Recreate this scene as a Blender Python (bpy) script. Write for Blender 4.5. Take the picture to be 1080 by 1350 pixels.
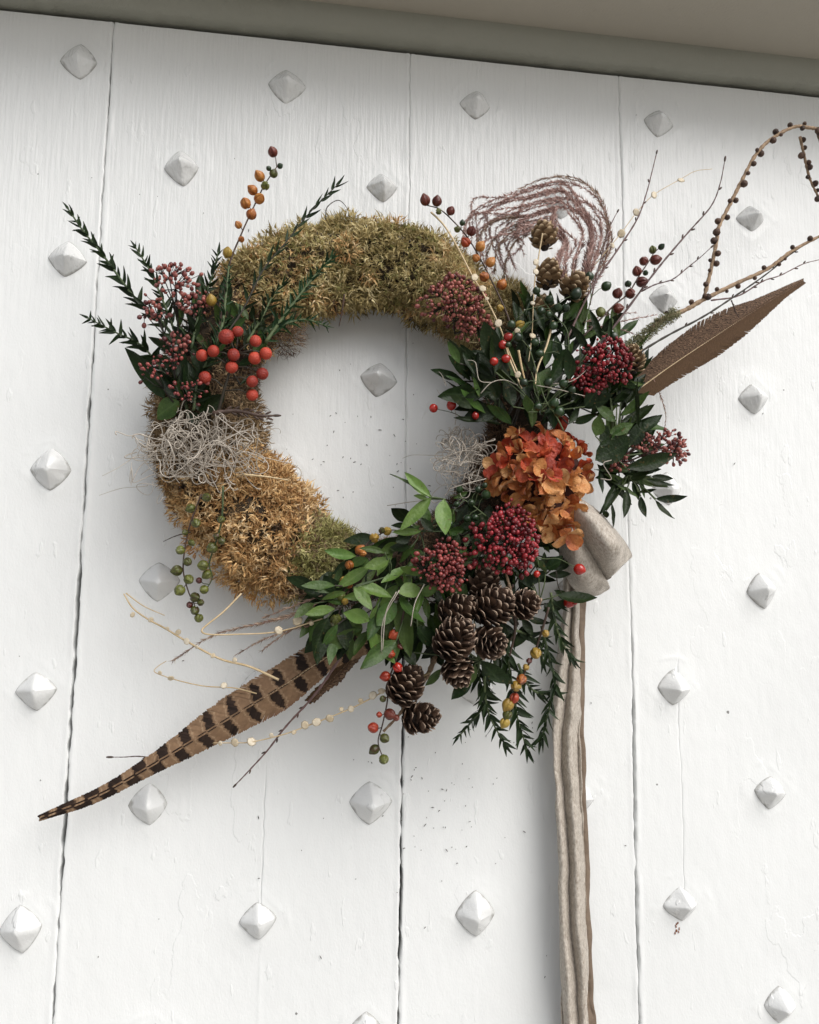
import bpy, math, random
import numpy as np
from mathutils import Vector, Matrix, Quaternion
random.seed(7); rng = np.random.default_rng(7)
for o in list(bpy.data.objects): bpy.data.objects.remove(o)
C = bpy.context.scene.collection
SC = bpy.context.scene
# ------------------------------------------------------------------ camera
# world: X to the right along the door, Z up, door face at Y=0, viewer at Y<0 (1 m in front of it)
PX, PY = 540.0, 675.0
VV = np.array([640.0-PX, -8020.0-PY]); VH = np.array([8300.0-PX, 905.0-PY])
F = math.sqrt(-(VV @ VH))
u = np.array([VV[0], VV[1], F]); u /= np.linalg.norm(u)
h = np.array([VH[0], VH[1], F]); h /= np.linalg.norm(h)
h -= u*(u@h); h /= np.linalg.norm(h)
n = np.cross(u, h)
RX = np.array([h[0], n[0], u[0]]); RY = np.array([h[1], n[1], u[1]]); RZ = np.array([h[2], n[2], u[2]])
CAM = np.array([0.0, -1.0, 0.0])
cd = bpy.data.cameras.new('camera'); cam = bpy.data.objects.new('camera', cd); C.objects.link(cam)
cd.sensor_fit = 'HORIZONTAL'; cd.sensor_width = 36.0; cd.lens = F/1080*36.0; cd.clip_start = 0.02; cd.clip_end = 200
mw = Matrix.Identity(4)
for i in range(3):
    mw[i][0] = RX[i]; mw[i][1] = -RY[i]; mw[i][2] = -RZ[i]; mw[i][3] = CAM[i]
cam.matrix_world = mw
SC.camera = cam
SC.render.resolution_x = 819; SC.render.resolution_y = 1024
# ------------------------------------------------------------------ light
EL, AZ = math.radians(44), math.radians(145)
w = bpy.data.worlds.new('World'); SC.world = w; w.use_nodes = True
nt = w.node_tree; nt.nodes.clear()
sky = nt.nodes.new('ShaderNodeTexSky'); sky.sky_type = 'NISHITA'; sky.sun_disc = False
sky.sun_elevation = EL; sky.sun_rotation = AZ; sky.dust_density = 3.0; sky.air_density = 1.0
hs = nt.nodes.new('ShaderNodeHueSaturation'); hs.inputs['Saturation'].default_value = 0.34
bg = nt.nodes.new('ShaderNodeBackground'); bg.inputs['Strength'].default_value = 0.10
wo = nt.nodes.new('ShaderNodeOutputWorld')
nt.links.new(sky.outputs[0], hs.inputs['Color']); nt.links.new(hs.outputs[0], bg.inputs['Color']); nt.links.new(bg.outputs[0], wo.inputs[0])
sl = bpy.data.lights.new('sun', 'SUN'); sl.energy = 1.5; sl.angle = math.radians(48); sl.color = (1, 0.985, 0.96)
so = bpy.data.objects.new('sun', sl); C.objects.link(so)
sd = Vector((math.sin(AZ)*math.cos(EL), math.cos(AZ)*math.cos(EL), math.sin(EL)))
so.rotation_euler = sd.to_track_quat('Z', 'Y').to_euler(); so.location = sd*4
SC.view_settings.view_transform = 'Standard'; SC.view_settings.look = 'None'
SC.view_settings.gamma = 1.0; SC.view_settings.exposure = 0.56
# ------------------------------------------------------------------ helpers
def at(px, py, d=0.0):
    r = (px-PX)/F*RX + (py-PY)/F*RY + RZ
    t = (1.0-d)/r[1]
    return Vector(CAM + r*t)
S = 1.0/F                      # metres per photo pixel at one metre
def cv(name):                  # coordinates read off an enlarged region
    x0, y0, s = {'R1': (60,170,3.176), 'R2': (280,240,2.842), 'R3': (540,210,3.375), 'R4': (760,150,3.375), 'R5': (560,420,2.842),
                 'R6': (150,520,3.273), 'R7': (370,600,3.273), 'R8': (500,720,3.6), 'F1': (40,770,2.077), 'P': (0,0,1)}[name]
    return lambda x, y: (x0+x/s, y0+y/s)
def nrm(v): return v/max(np.linalg.norm(v), 1e-9)
class MB:
    def __init__(s): s.v = []; s.f = []; s.t = []; s.uv = None
    def add(s, vs, fs, t=0.5):
        b = len(s.v); s.v += [tuple(p) for p in vs]; s.f += [tuple(b+i for i in f) for f in fs]
        s.t += [t]*len(vs) if not hasattr(t, '__len__') else list(t)
    def tube(s, pts, rad, k=6, t=0.5, cap=True):
        pts = [np.array(p, float) for p in pts]; m = len(pts)
        if not hasattr(rad, '__len__'): rad = [rad]*m
        up = np.array([0.13, -0.9, 0.3]); vs = []
        for i, p in enumerate(pts):
            tg = nrm(pts[min(i+1, m-1)]-pts[max(i-1, 0)])
            a = np.cross(tg, up)
            if np.linalg.norm(a) < 1e-3: a = np.cross(tg, [1, 0, 0])
            a = nrm(a); b = np.cross(tg, a); up = nrm(-np.cross(tg, a)) if False else up
            for j in range(k):
                an = 2*math.pi*j/k
                vs.append(p + rad[i]*(math.cos(an)*a+math.sin(an)*b))
        fs = [(i*k+j, i*k+(j+1) % k, (i+1)*k+(j+1) % k, (i+1)*k+j) for i in range(m-1) for j in range(k)]
        if cap: fs += [tuple(range(k))[::-1], tuple((m-1)*k+j for j in range(k))]
        s.add(vs, fs, t)
    def blob(s, c, r, k=6, rings=4, t=0.5, ax=None, sc=(1, 1, 1)):
        c = np.array(c, float); vs = [c+np.array((0, 0, r*sc[2]))]
        for i in range(1, rings):
            th = math.pi*i/rings
            for j in range(k):
                an = 2*math.pi*j/k
                vs.append(c+r*np.array((math.sin(th)*math.cos(an)*sc[0], math.sin(th)*math.sin(an)*sc[1], math.cos(th)*sc[2])))
        vs.append(c-np.array((0, 0, r*sc[2])))
        if ax is not None:
            q = Vector((0, 0, 1)).rotation_difference(Vector(ax)).to_matrix(); q = np.array(q)
            vs = [c+q@(v-c) for v in vs]
        fs = [(0, 1+j, 1+(j+1) % k) for j in range(k)]
        for i in range(rings-2):
            fs += [(1+i*k+j, 1+(i+1)*k+j, 1+(i+1)*k+(j+1) % k, 1+i*k+(j+1) % k) for j in range(k)]
        l = len(vs)-1; b = 1+(rings-2)*k
        fs += [(l, b+(j+1) % k, b+j) for j in range(k)]
        s.add(vs, fs, t)
    def mesh(s, name, origin=(0, 0, 0), smooth=True):
        v = np.array(s.v, float)-np.array(origin, float)
        me = bpy.data.meshes.new(name); me.from_pydata(v.tolist(), [], s.f)
        if smooth: me.polygons.foreach_set('use_smooth', [True]*len(me.polygons))
        a = me.attributes.new('tint', 'FLOAT', 'POINT'); a.data.foreach_set('value', np.array(s.t, float))
        me.update(); return me
def grid_mesh(name, V, origin=(0, 0, 0), tint=None, uv=None, closed=False):
    """V: rows x cols x 3 array -> smooth quad mesh"""
    R, K, _ = V.shape; v = (V-np.array(origin, float)).reshape(-1, 3)
    i, j = np.meshgrid(np.arange(R-1), np.arange(K-1), indexing='ij')
    q = np.stack([i*K+j, i*K+j+1, (i+1)*K+j+1, (i+1)*K+j], -1).reshape(-1, 4)
    me = bpy.data.meshes.new(name); me.vertices.add(len(v)); me.vertices.foreach_set('co', v.ravel())
    me.loops.add(q.size); me.loops.foreach_set('vertex_index', q.ravel().astype(np.int32))
    me.polygons.add(len(q)); me.polygons.foreach_set('loop_start', np.arange(0, q.size, 4, dtype=np.int32))
    me.polygons.foreach_set('loop_total', np.full(len(q), 4, np.int32)); me.polygons.foreach_set('use_smooth', np.ones(len(q), bool))
    a = me.attributes.new('tint', 'FLOAT', 'POINT'); a.data.foreach_set('value', (np.full(len(v), .5) if tint is None else tint.ravel()))
    if uv is not None:
        b = me.attributes.new('along', 'FLOAT_VECTOR', 'POINT'); b.data.foreach_set('vector', uv.reshape(-1, 3).ravel())
    me.update(calc_edges=True); return me
def strips(name, P, D, N, L, W, CU, tint, nseg=4, origin=(0, 0, 0), extra=None, tip=0.15, belly=1.0):
    """many curved tapering blades in one mesh (vectorised)"""
    P, D, N = map(lambda a: np.asarray(a, float), (P, D, N)); m = len(P)
    D = D/np.linalg.norm(D, axis=1, keepdims=True); N = N-D*(N*D).sum(1, keepdims=True); N /= np.linalg.norm(N, axis=1, keepdims=True)+1e-9
    B = np.cross(D, N); L = np.broadcast_to(L, (m,)); W = np.broadcast_to(W, (m,)); CU = np.where(np.abs(CU) < .05, .05, CU)
    s = np.linspace(0, 1, nseg+1); out = np.zeros((m, nseg+1, 2, 3))
    for k, q in enumerate(s):
        c = (np.sin(CU*q)/CU*L)[:, None]*D + ((1-np.cos(CU*q))/CU*L)[:, None]*N
        wd = W*((1-q)*(1-tip)+tip)*(0.55+belly*math.sin(math.pi*min(q*1.2+.1, 1))*.45)
        out[:, k, 0] = P+c+B*wd[:, None]*.5; out[:, k, 1] = P+c-B*wd[:, None]*.5
    v = out.reshape(-1, 3)-np.array(origin, float); K = (nseg+1)*2
    base = (np.arange(m)*K)[:, None, None]; k = np.arange(nseg)[None, :, None]*2
    q = (base+k+np.array([0, 1, 3, 2])[None, None, :]).reshape(-1, 4)
    me = bpy.data.meshes.new(name); me.vertices.add(len(v)); me.vertices.foreach_set('co', v.ravel())
    me.loops.add(q.size); me.loops.foreach_set('vertex_index', q.ravel().astype(np.int32))
    me.polygons.add(len(q)); me.polygons.foreach_set('loop_start', np.arange(0, q.size, 4, dtype=np.int32))
    me.polygons.foreach_set('loop_total', np.full(len(q), 4, np.int32)); me.polygons.foreach_set('use_smooth', np.ones(len(q), bool))
    a = me.attributes.new('tint', 'FLOAT', 'POINT'); a.data.foreach_set('value', np.repeat(tint, K))
    if extra is not None:
        b = me.attributes.new('along', 'FLOAT_VECTOR', 'POINT')
        E = np.zeros((m, nseg+1, 2, 3)); 
        for k2, qq in enumerate(s): E[:, k2, :, 0] = (extra[:, 0]+extra[:, 2]*qq)[:, None]; E[:, k2, :, 1] = (extra[:, 1]*qq)[:, None]
        b.data.foreach_set('vector', E.ravel())
    me.update(calc_edges=True); return me
def hash2(ix, iy, seed):
    x = (ix.astype(np.int64)*374761393+iy.astype(np.int64)*668265263+seed*1442695041) & 0x7fffffff
    x = ((x ^ (x >> 13))*1274126177) & 0x7fffffff
    return ((x ^ (x >> 16)) & 0xffff)/65535.0
def vn(x, y, seed=0):
    ix, iy = np.floor(x), np.floor(y); fx, fy = x-ix, y-iy; fx = fx*fx*(3-2*fx); fy = fy*fy*(3-2*fy)
    a, b, c, d = hash2(ix, iy, seed), hash2(ix+1, iy, seed), hash2(ix, iy+1, seed), hash2(ix+1, iy+1, seed)
    return (a*(1-fx)+b*fx)*(1-fy)+(c*(1-fx)+d*fx)*fy
def sn(P, f, seed=0):
    r = np.random.default_rng(seed); o = 0
    for _ in range(6):
        k = r.normal(size=3); k = k/np.linalg.norm(k)*f*r.uniform(.6, 1.6)
        o = o+np.sin(P@k+r.uniform(0, 6.28))
    return o/6*1.6
def thing(name, label, cat, loc, group=None):
    o = bpy.data.objects.new(name, None); C.objects.link(o); o.location = loc; o.empty_display_size = .02
    o['label'] = label; o['category'] = cat
    if group: o['group'] = group
    return o
def part(name, me, m, root, M=None, kind=None):
    o = bpy.data.objects.new(name, me); C.objects.link(o)
    if m is not None and len(me.materials) == 0: me.materials.append(m)
    elif m is not None and me.materials[0] != m:
        o.material_slots[0].link = 'OBJECT'; o.material_slots[0].material = m
    if root is not None:
        o.parent = root
        if M is not None: o.matrix_basis = Matrix.Translation(-root_loc(root)) @ M
    elif M is not None: o.matrix_basis = M
    if kind: o['kind'] = kind
    return o
def root_loc(r):
    l = Vector((0, 0, 0))
    while r is not None: l = l+r.location; r = r.parent
    return l
def frame(p, d, nr, sc):
    """matrix: local Y along d, local Z along nr"""
    y = Vector(d).normalized(); z = Vector(nr); z = z-y*z.dot(y)
    if z.length < 1e-5: z = y.orthogonal()
    z.normalize(); x = y.cross(z)
    sx, sy, sz = sc if hasattr(sc, '__len__') else (sc, sc, sc)
    M = Matrix.Identity(4)
    for i in range(3): M[i][0] = x[i]*sx; M[i][1] = y[i]*sy; M[i][2] = z[i]*sz; M[i][3] = p[i]
    return M
def curve(pts, per=8):
    """pts: (px, py, d) -> smooth world points"""
    W = [np.array(at(*p)) for p in pts]
    if len(W) == 2: return [W[0]*(1-t)+W[1]*t for t in np.linspace(0, 1, per+1)]
    Q = [2*W[0]-W[1]]+W+[2*W[-1]-W[-2]]; o = []
    for i in range(1, len(Q)-2):
        for k in range(per):
            t = k/per; a, b, c, d = Q[i-1:i+3]
            o.append(.5*((2*b)+(-a+c)*t+(2*a-5*b+4*c-d)*t*t+(-a+3*b-3*c+d)*t**3))
    o.append(W[-1]); return o
def arclen(c):
    s = [0]
    for i in range(1, len(c)): s.append(s[-1]+np.linalg.norm(c[i]-c[i-1]))
    return np.array(s)
def sample(c, s, q):
    i = min(max(np.searchsorted(s, q)-1, 0), len(c)-2); f = (q-s[i])/max(s[i+1]-s[i], 1e-9)
    return c[i]*(1-f)+c[i+1]*f, nrm(c[i+1]-c[i])
VIEW = np.array([0.0, -1.0, 0.0])
# ------------------------------------------------------------------ materials
def mat(name, c1, c2, rough=.6, nscale=60, bump=.0, bscale=200, rnd=.6, tint=False, spec=.5, sheen=0, coat=0, edge=None, rib=None, trans=0, stops=None, sss=0):
    m = bpy.data.materials.new(name); m.use_nodes = True; t = m.node_tree; N = t.nodes; Lk = t.links
    b = N['Principled BSDF']; b.inputs['Roughness'].default_value = rough; b.inputs['Specular IOR Level'].default_value = spec
    if sheen: b.inputs['Sheen Weight'].default_value = sheen; b.inputs['Sheen Roughness'].default_value = .35
    if coat: b.inputs['Coat Weight'].default_value = coat; b.inputs['Coat Roughness'].default_value = .15
    tc = N.new('ShaderNodeTexCoord'); no = N.new('ShaderNodeTexNoise'); no.inputs['Scale'].default_value = nscale; no.inputs['Detail'].default_value = 5
    geo = N.new('ShaderNodeNewGeometry'); Lk.new(geo.outputs['Position'], no.inputs['Vector'])
    oi = N.new('ShaderNodeObjectInfo')
    def math_(op, a, bb=None, c=None):
        x = N.new('ShaderNodeMath'); x.operation = op
        for k, v in enumerate((a, bb, c)):
            if v is None: continue
            if isinstance(v, (int, float)): x.inputs[k].default_value = v
            else: Lk.new(v, x.inputs[k])
        return x.outputs[0]
    if tint:
        at_ = N.new('ShaderNodeAttribute'); at_.attribute_name = 'tint'; src = at_.outputs['Fac']
    else: src = oi.outputs['Random']
    fac = math_('ADD', math_('MULTIPLY', src, rnd), math_('MULTIPLY', math_('SUBTRACT', no.outputs['Fac'], .5), 1.6*(1-rnd)+.35))
    fac = math_('ADD', fac, (1-rnd)*.5)
    r = N.new('ShaderNodeValToRGB'); Lk.new(fac, r.inputs[0]); cr = r.color_ramp
    if stops:
        cr.elements[0].position = stops[0][0]; cr.elements[0].color = (*stops[0][1], 1)
        cr.elements[1].position = stops[-1][0]; cr.elements[1].color = (*stops[-1][1], 1)
        for p, c in stops[1:-1]: e = cr.elements.new(p); e.color = (*c, 1)
    else: cr.elements[0].color = (*c1, 1); cr.elements[1].color = (*c2, 1); cr.elements[0].position = .1; cr.elements[1].position = .9
    col = r.outputs[0]
    def mix(f, a, c):
        x = N.new('ShaderNodeMix'); x.data_type = 'RGBA'
        if isinstance(f, (int, float)): x.inputs[0].default_value = f
        else: Lk.new(f, x.inputs[0])
        Lk.new(a, x.inputs[6])
        if isinstance(c, tuple): x.inputs[7].default_value = (*c, 1)
        else: Lk.new(c, x.inputs[7])
        return x.outputs[2]
    if rib or edge:
        sx = N.new('ShaderNodeSeparateXYZ'); Lk.new(tc.outputs['Object'], sx.inputs[0])
    if rib:   # paler midrib and faint side veins
        ax = math_('ABSOLUTE', sx.outputs[0]); f = math_('SUBTRACT', 1.0, math_('MULTIPLY', ax, 1/.022)); f = math_('MAXIMUM', f, 0)
        v = math_('SINE', math_('MULTIPLY', math_('SUBTRACT', sx.outputs[1], math_('MULTIPLY', ax, 1.1)), 75)); v = math_('MULTIPLY', math_('MAXIMUM', math_('SUBTRACT', v, .75), 0), .7)
        col = mix(math_('MAXIMUM', math_('MULTIPLY', f, .55), v), col, rib)
    if edge:  # pale rim at the tip of a scale
        f = math_('MULTIPLY', math_('SUBTRACT', sx.outputs[1], edge[1]), edge[2]); f = math_('MINIMUM', math_('MAXIMUM', f, 0), 1)
        col = mix(f, col, edge[0])
    if name.startswith('leaf'):
        n3 = N.new('ShaderNodeTexNoise'); n3.inputs['Scale'].default_value = 210; n3.inputs['Detail'].default_value = 3; Lk.new(geo.outputs['Position'], n3.inputs['Vector'])
        f = math_('MULTIPLY', math_('MINIMUM', math_('MAXIMUM', math_('MULTIPLY', math_('SUBTRACT', n3.outputs['Fac'], .64), 14), 0), 1), .65); col = mix(f, col, (.085, .055, .018))
        hu = math_('MULTIPLY', math_('FRACT', math_('MULTIPLY', oi.outputs['Random'], 7.31)), .35); col = mix(hu, col, (.075, .085, .018) if 'dark' not in name else (.022, .026, .008))
    Lk.new(col, b.inputs['Base Color'])
    if bump:
        n2 = N.new('ShaderNodeTexNoise'); n2.inputs['Scale'].default_value = bscale; n2.inputs['Detail'].default_value = 6
        Lk.new(geo.outputs['Position'], n2.inputs['Vector'])
        bp = N.new('ShaderNodeBump'); bp.inputs['Strength'].default_value = bump; bp.inputs['Distance'].default_value = .002
        Lk.new(n2.outputs['Fac'], bp.inputs['Height']); Lk.new(bp.outputs[0], b.inputs['Normal'])
    if trans:
        tl = N.new('ShaderNodeBsdfTranslucent'); Lk.new(col, tl.inputs['Color']); ms = N.new('ShaderNodeMixShader'); ms.inputs[0].default_value = trans
        Lk.new(b.outputs[0], ms.inputs[1]); Lk.new(tl.outputs[0], ms.inputs[2]); Lk.new(ms.outputs[0], N['Material Output'].inputs[0])
    return m
M = {}
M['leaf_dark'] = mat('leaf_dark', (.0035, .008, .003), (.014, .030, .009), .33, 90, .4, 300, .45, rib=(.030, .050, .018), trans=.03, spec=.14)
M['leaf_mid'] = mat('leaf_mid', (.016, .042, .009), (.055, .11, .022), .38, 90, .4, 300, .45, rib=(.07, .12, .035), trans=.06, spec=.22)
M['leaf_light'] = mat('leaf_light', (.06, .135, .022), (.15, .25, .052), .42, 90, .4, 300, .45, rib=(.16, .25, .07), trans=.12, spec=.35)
M['needle_dark'] = mat('needle_dark', (.005, .011, .0035), (.018, .034, .009), .4, 70, .2, 500, .6, rib=(.02, .035, .018), spec=.16)
M['needle_green'] = mat('needle_green', (.006, .024, .008), (.02, .055, .016), .4, 70, .2, 500, .6, spec=.18)
M['stem_green'] = mat('stem_green', (.035, .06, .02), (.10, .13, .05), .6, 90, .3, 400, .5)
M['stem_brown'] = mat('stem_brown', (.030, .018, .012), (.09, .05, .035), .6, 90, .3, 400, .5)
M['stem_purple'] = mat('stem_purple', (.07, .035, .035), (.16, .09, .08), .5, 90, .3, 400, .5)
M['stem_dark'] = mat('stem_dark', (.012, .012, .008), (.04, .03, .018), .6, 90, .3, 400, .5)
M['stem_pink'] = mat('stem_pink', (.22, .11, .09), (.40, .25, .20), .6, 90, .2, 400, .5)
M['straw'] = mat('straw', (.42, .30, .15), (.70, .56, .36), .6, 120, .3, 600, .5)
M['larch'] = mat('larch_bark', (.12, .075, .045), (.42, .29, .18), .75, 160, .8, 700, .3)
M['larch_bud'] = mat('larch_bud', (.03, .015, .010), (.11, .055, .03), .6, 300, .8, 900, .5)
M['disc'] = mat('seed_disc', (.62, .50, .32), (.85, .77, .62), .5, 300, .3, 600, .5, trans=.2)
M['b_orange'] = mat('berry_orange', (.40, .13, .018), (.68, .33, .05), .38, 330, .5, 420, .45, stops=[(.1, (.16, .035, .010)), (.45, (.36, .115, .018)), (.9, (.46, .21, .045))])
M['b_yellow'] = mat('berry_yellow', (.26, .14, .02), (.38, .27, .05), .38, 330, .5, 420, .45)
M['b_maroon'] = mat('berry_maroon', (.045, .008, .006), (.15, .028, .014), .32, 330, .5, 420, .45)
M['b_olive'] = mat('berry_olive', (.07, .07, .012), (.22, .22, .04), .36, 330, .5, 420, .45, stops=[(.1, (.06, .022, .010)), (.35, (.055, .060, .012)), (.9, (.14, .155, .028))])
M['b_green'] = mat('berry_green', (.005, .014, .005), (.02, .045, .012), .3, 90, .1, 300, .6)
M['b_red'] = mat('berry_red', (.26, .008, .005), (.42, .020, .010), .22, 90, .05, 300, .6, coat=.3)
M['b_redorange'] = mat('berry_redorange', (.22, .012, .006), (.38, .06, .012), .34, 330, .5, 420, .45)
M['ball'] = mat('ball_red', (.20, .014, .008), (.50, .055, .024), .5, 160, .4, 1500, .6)
M['tipdot'] = mat('berry_tip', (.02, .012, .008), (.05, .03, .02), .7)
M['bud_red'] = mat('bud_red', (.06, .005, .007), (.34, .026, .034), .32, 200, .0, 1, .8, tint=True)
M['bud_maroon'] = mat('bud_maroon', (.05, .005, .010), (.2, .03, .04), .34, 200, .0, 1, .8, tint=True)
M['bud_pink'] = mat('bud_pink', (.07, .012, .014), (.42, .13, .10), .4, 200, .0, 1, .8, tint=True)
M['bud_dark'] = mat('bud_dark', (.07, .008, .009), (.36, .075, .065), .34, 200, .0, 1, .8, tint=True)
M['cone_brown'] = mat('cone_brown', (.020, .011, .008), (.14, .078, .046), .7, 200, .6, 700, .5, edge=((.46, .34, .25), .84, 7.0))
M['cone_tan'] = mat('cone_tan', (.11, .065, .032), (.32, .21, .11), .65, 200, .6, 700, .5, edge=((.60, .45, .28), .7, 3.0))
M['cone_core'] = mat('cone_core', (.012, .007, .005), (.03, .018, .012), .9)
M['plume'] = mat('plume_pink', (.24, .12, .10), (.60, .42, .37), .6, 60, 0, 1, .7, tint=True)
M['plume_tan'] = mat('plume_tan', (.13, .08, .055), (.42, .30, .21), .7, 60, 0, 1, .7, tint=True)
M['lichen'] = mat('grey_lichen', (.20, .165, .13), (.62, .56, .48), .8, 60, 0, 1, .7, tint=True)
M['moss_core'] = mat('moss_core', (.016, .011, .007), (.06, .04, .02), .95, 60, .8, 150, .3)
def mossm(n, st): return mat(n, st[0], st[-1], .85, 45, 0, 1, .62, tint=True, stops=[(i/(len(st)-1)*.8+.1, c) for i, c in enumerate(st)], trans=.12)
M['moss_olive'] = mossm('moss_olive', [(.04, .028, .011), (.24, .185, .07), (.50, .40, .18), (.72, .62, .36)])
M['moss_gold'] = mossm('moss_gold', [(.07, .028, .010), (.40, .21, .075), (.66, .44, .20), (.82, .66, .42)])
M['moss_hay'] = mossm('moss_hay', [(.05, .03, .014), (.24, .16, .08), (.46, .33, .19)])
M['moss_green'] = mossm('moss_green', [(.06, .06, .014), (.27, .25, .075), (.52, .48, .22)])
M['moss_root'] = mossm('moss_root', [(.025, .014, .008), (.12, .07, .04), (.30, .20, .12)])
M['petal'] = mat('petal', (.3, .05, .02), (.6, .3, .1), .5, 75, .9, 330, .62, edge=((.34, .09, .03), .84, 2.5), trans=.15, sheen=.15,
                 stops=[(.05, (.26, .045, .014)), (.3, (.50, .15, .035)), (.55, (.64, .29, .09)), (.95, (.74, .44, .19))], rib=(.30, .08, .03))
M['petal_red'] = mat('petal_red', (.3, .05, .02), (.6, .3, .1), .5, 75, .9, 330, .6, trans=.15,
                 stops=[(.05, (.16, .014, .008)), (.5, (.46, .055, .018)), (.95, (.56, .15, .045))], rib=(.30, .06, .03))
# painted woodwork --------------------------------------------------
def paint(name, col, gloss, dirt=True, strokes=.5, grime_shade=False):
    m = bpy.data.materials.new(name); m.use_nodes = True; t = m.node_tree; N = t.nodes; Lk = t.links; b = N['Principled BSDF']
    geo = N.new('ShaderNodeNewGeometry')
    def noise(sc, vec, det=4):
        mp = N.new('ShaderNodeMapping'); mp.inputs['Scale'].default_value = vec; Lk.new(geo.outputs['Position'], mp.inputs[0])
        x = N.new('ShaderNodeTexNoise'); x.inputs['Scale'].default_value = sc; x.inputs['Detail'].default_value = det; Lk.new(mp.outputs[0], x.inputs['Vector']); return x.outputs['Fac']
    def mm(op, a, c, d=None):
        x = N.new('ShaderNodeMath'); x.operation = op
        for k, v in enumerate((a, c, d)):
            if v is None: continue
            if isinstance(v, (int, float)): x.inputs[k].default_value = v
            else: Lk.new(v, x.inputs[k])
        return x.outputs[0]
    big = noise(3, (1, 1, 1)); r = N.new('ShaderNodeValToRGB'); Lk.new(big, r.inputs[0])
    r.color_ramp.elements[0].position = .3; r.color_ramp.elements[0].color = (*[c*.93 for c in col], 1); r.color_ramp.elements[1].position = .7; r.color_ramp.elements[1].color = (*col, 1)
    out = r.outputs[0]
    if dirt:
        vo = N.new('ShaderNodeTexVoronoi'); vo.inputs['Scale'].default_value = 42; Lk.new(geo.outputs['Position'], vo.inputs['Vector'])
        sp = N.new('ShaderNodeSeparateColor'); Lk.new(vo.outputs['Color'], sp.inputs[0])
        rad = mm('MULTIPLY', mm('MAXIMUM', mm('SUBTRACT', sp.outputs[0], .90), 0), 1.1)
        wob = mm('MULTIPLY', noise(900, (1, 1, 1), 1), .05)
        f = mm('MULTIPLY', mm('LESS_THAN', mm('ADD', vo.outputs['Distance'], wob), rad), .75)
        x = N.new('ShaderNodeMix'); x.data_type = 'RGBA'; Lk.new(f, x.inputs[0]); Lk.new(out, x.inputs[6]); x.inputs[7].default_value = (.05, .045, .035, 1); out = x.outputs[2]
    if grime_shade:   # crevice shade painted into the colour round a stud's foot, with slight dirt
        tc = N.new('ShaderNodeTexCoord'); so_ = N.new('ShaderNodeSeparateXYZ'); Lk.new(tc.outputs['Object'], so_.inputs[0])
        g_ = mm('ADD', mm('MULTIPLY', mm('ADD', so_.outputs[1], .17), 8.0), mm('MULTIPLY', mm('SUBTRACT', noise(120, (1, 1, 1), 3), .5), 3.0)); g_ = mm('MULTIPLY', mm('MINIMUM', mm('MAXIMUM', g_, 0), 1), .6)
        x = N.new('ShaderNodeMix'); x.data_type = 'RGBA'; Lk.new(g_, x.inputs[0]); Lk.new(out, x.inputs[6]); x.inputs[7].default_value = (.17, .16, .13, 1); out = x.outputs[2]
    Lk.new(out, b.inputs['Base Color'])
    b.inputs['Roughness'].default_value = gloss; b.inputs['Specular IOR Level'].default_value = .5
    st = noise(260, (1, 1, .07), 4); lump = noise(110, (1, 1, .45), 4); fine = noise(520, (1, 1, .55), 3)
    mask = noise(4, (1, 1, .6), 2)
    sz = N.new('ShaderNodeSeparateXYZ'); Lk.new(geo.outputs['Position'], sz.inputs[0]); up_ = mm('ADD', mm('MULTIPLY', sz.outputs[2], .9), -.12)
    mk = mm('MAXIMUM', mm('MULTIPLY', mm('ADD', mm('SUBTRACT', mask, .5), up_), 3.2), .06); mk = mm('MINIMUM', mk, 1.1)
    hgt = mm('ADD', mm('ADD', mm('MULTIPLY', st, mm('MULTIPLY', mk, 1.0)), mm('MULTIPLY', lump, .30)), mm('MULTIPLY', fine, .26))
    fl_ = noise(16, (1, 1, .55), 7); m2 = noise(5.5, (1, 1, 1), 2)
    def step_(a, lo, hi): return mm('MINIMUM', mm('MAXIMUM', mm('MULTIPLY', mm('SUBTRACT', a, lo), 1/(hi-lo)), 0), 1)
    hgt = mm('ADD', hgt, mm('MULTIPLY', mm('MULTIPLY', step_(fl_, .565, .575), step_(m2, .50, .60)), .42))
    hgt = mm('ADD', hgt, mm('MULTIPLY', step_(noise(60, (1, 1, .35), 3), .66, .69), .5))
    bp = N.new('ShaderNodeBump'); bp.inputs['Strength'].default_value = strokes; bp.inputs['Distance'].default_value = .0022
    Lk.new(hgt, bp.inputs['Height']); Lk.new(bp.outputs[0], b.inputs['Normal'])
    return m
M['door'] = paint('white_gloss_paint', (.79, .80, .79), .30, True, .40)
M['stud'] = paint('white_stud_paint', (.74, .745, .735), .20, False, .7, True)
M['rail'] = paint('frame_paint', (.30, .30, .25), .45, False, .35)
M['soffit'] = paint('lintel_paint', (.40, .365, .30), .5, False, .25)
M['gap'] = mat('gap_dark', (.012, .011, .009), (.02, .018, .014), .95)
M['bounce_ground'] = mat('pale_bounce', (.30, .29, .27), (.42, .40, .37), .85, 6, .3, 40, .2)
# ================================================================== setting
gm = MB(); gm.add([(-12, -14, -1.5), (12, -14, -1.5), (12, .3, -1.5), (-12, .3, -1.5)], [(0, 1, 2, 3)])
go = part('bounce_ground', gm.mesh('bounce_ground'), M['bounce_ground'], None, kind='structure')  # unseen pale floor, added to bounce light up under the lintel
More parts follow.
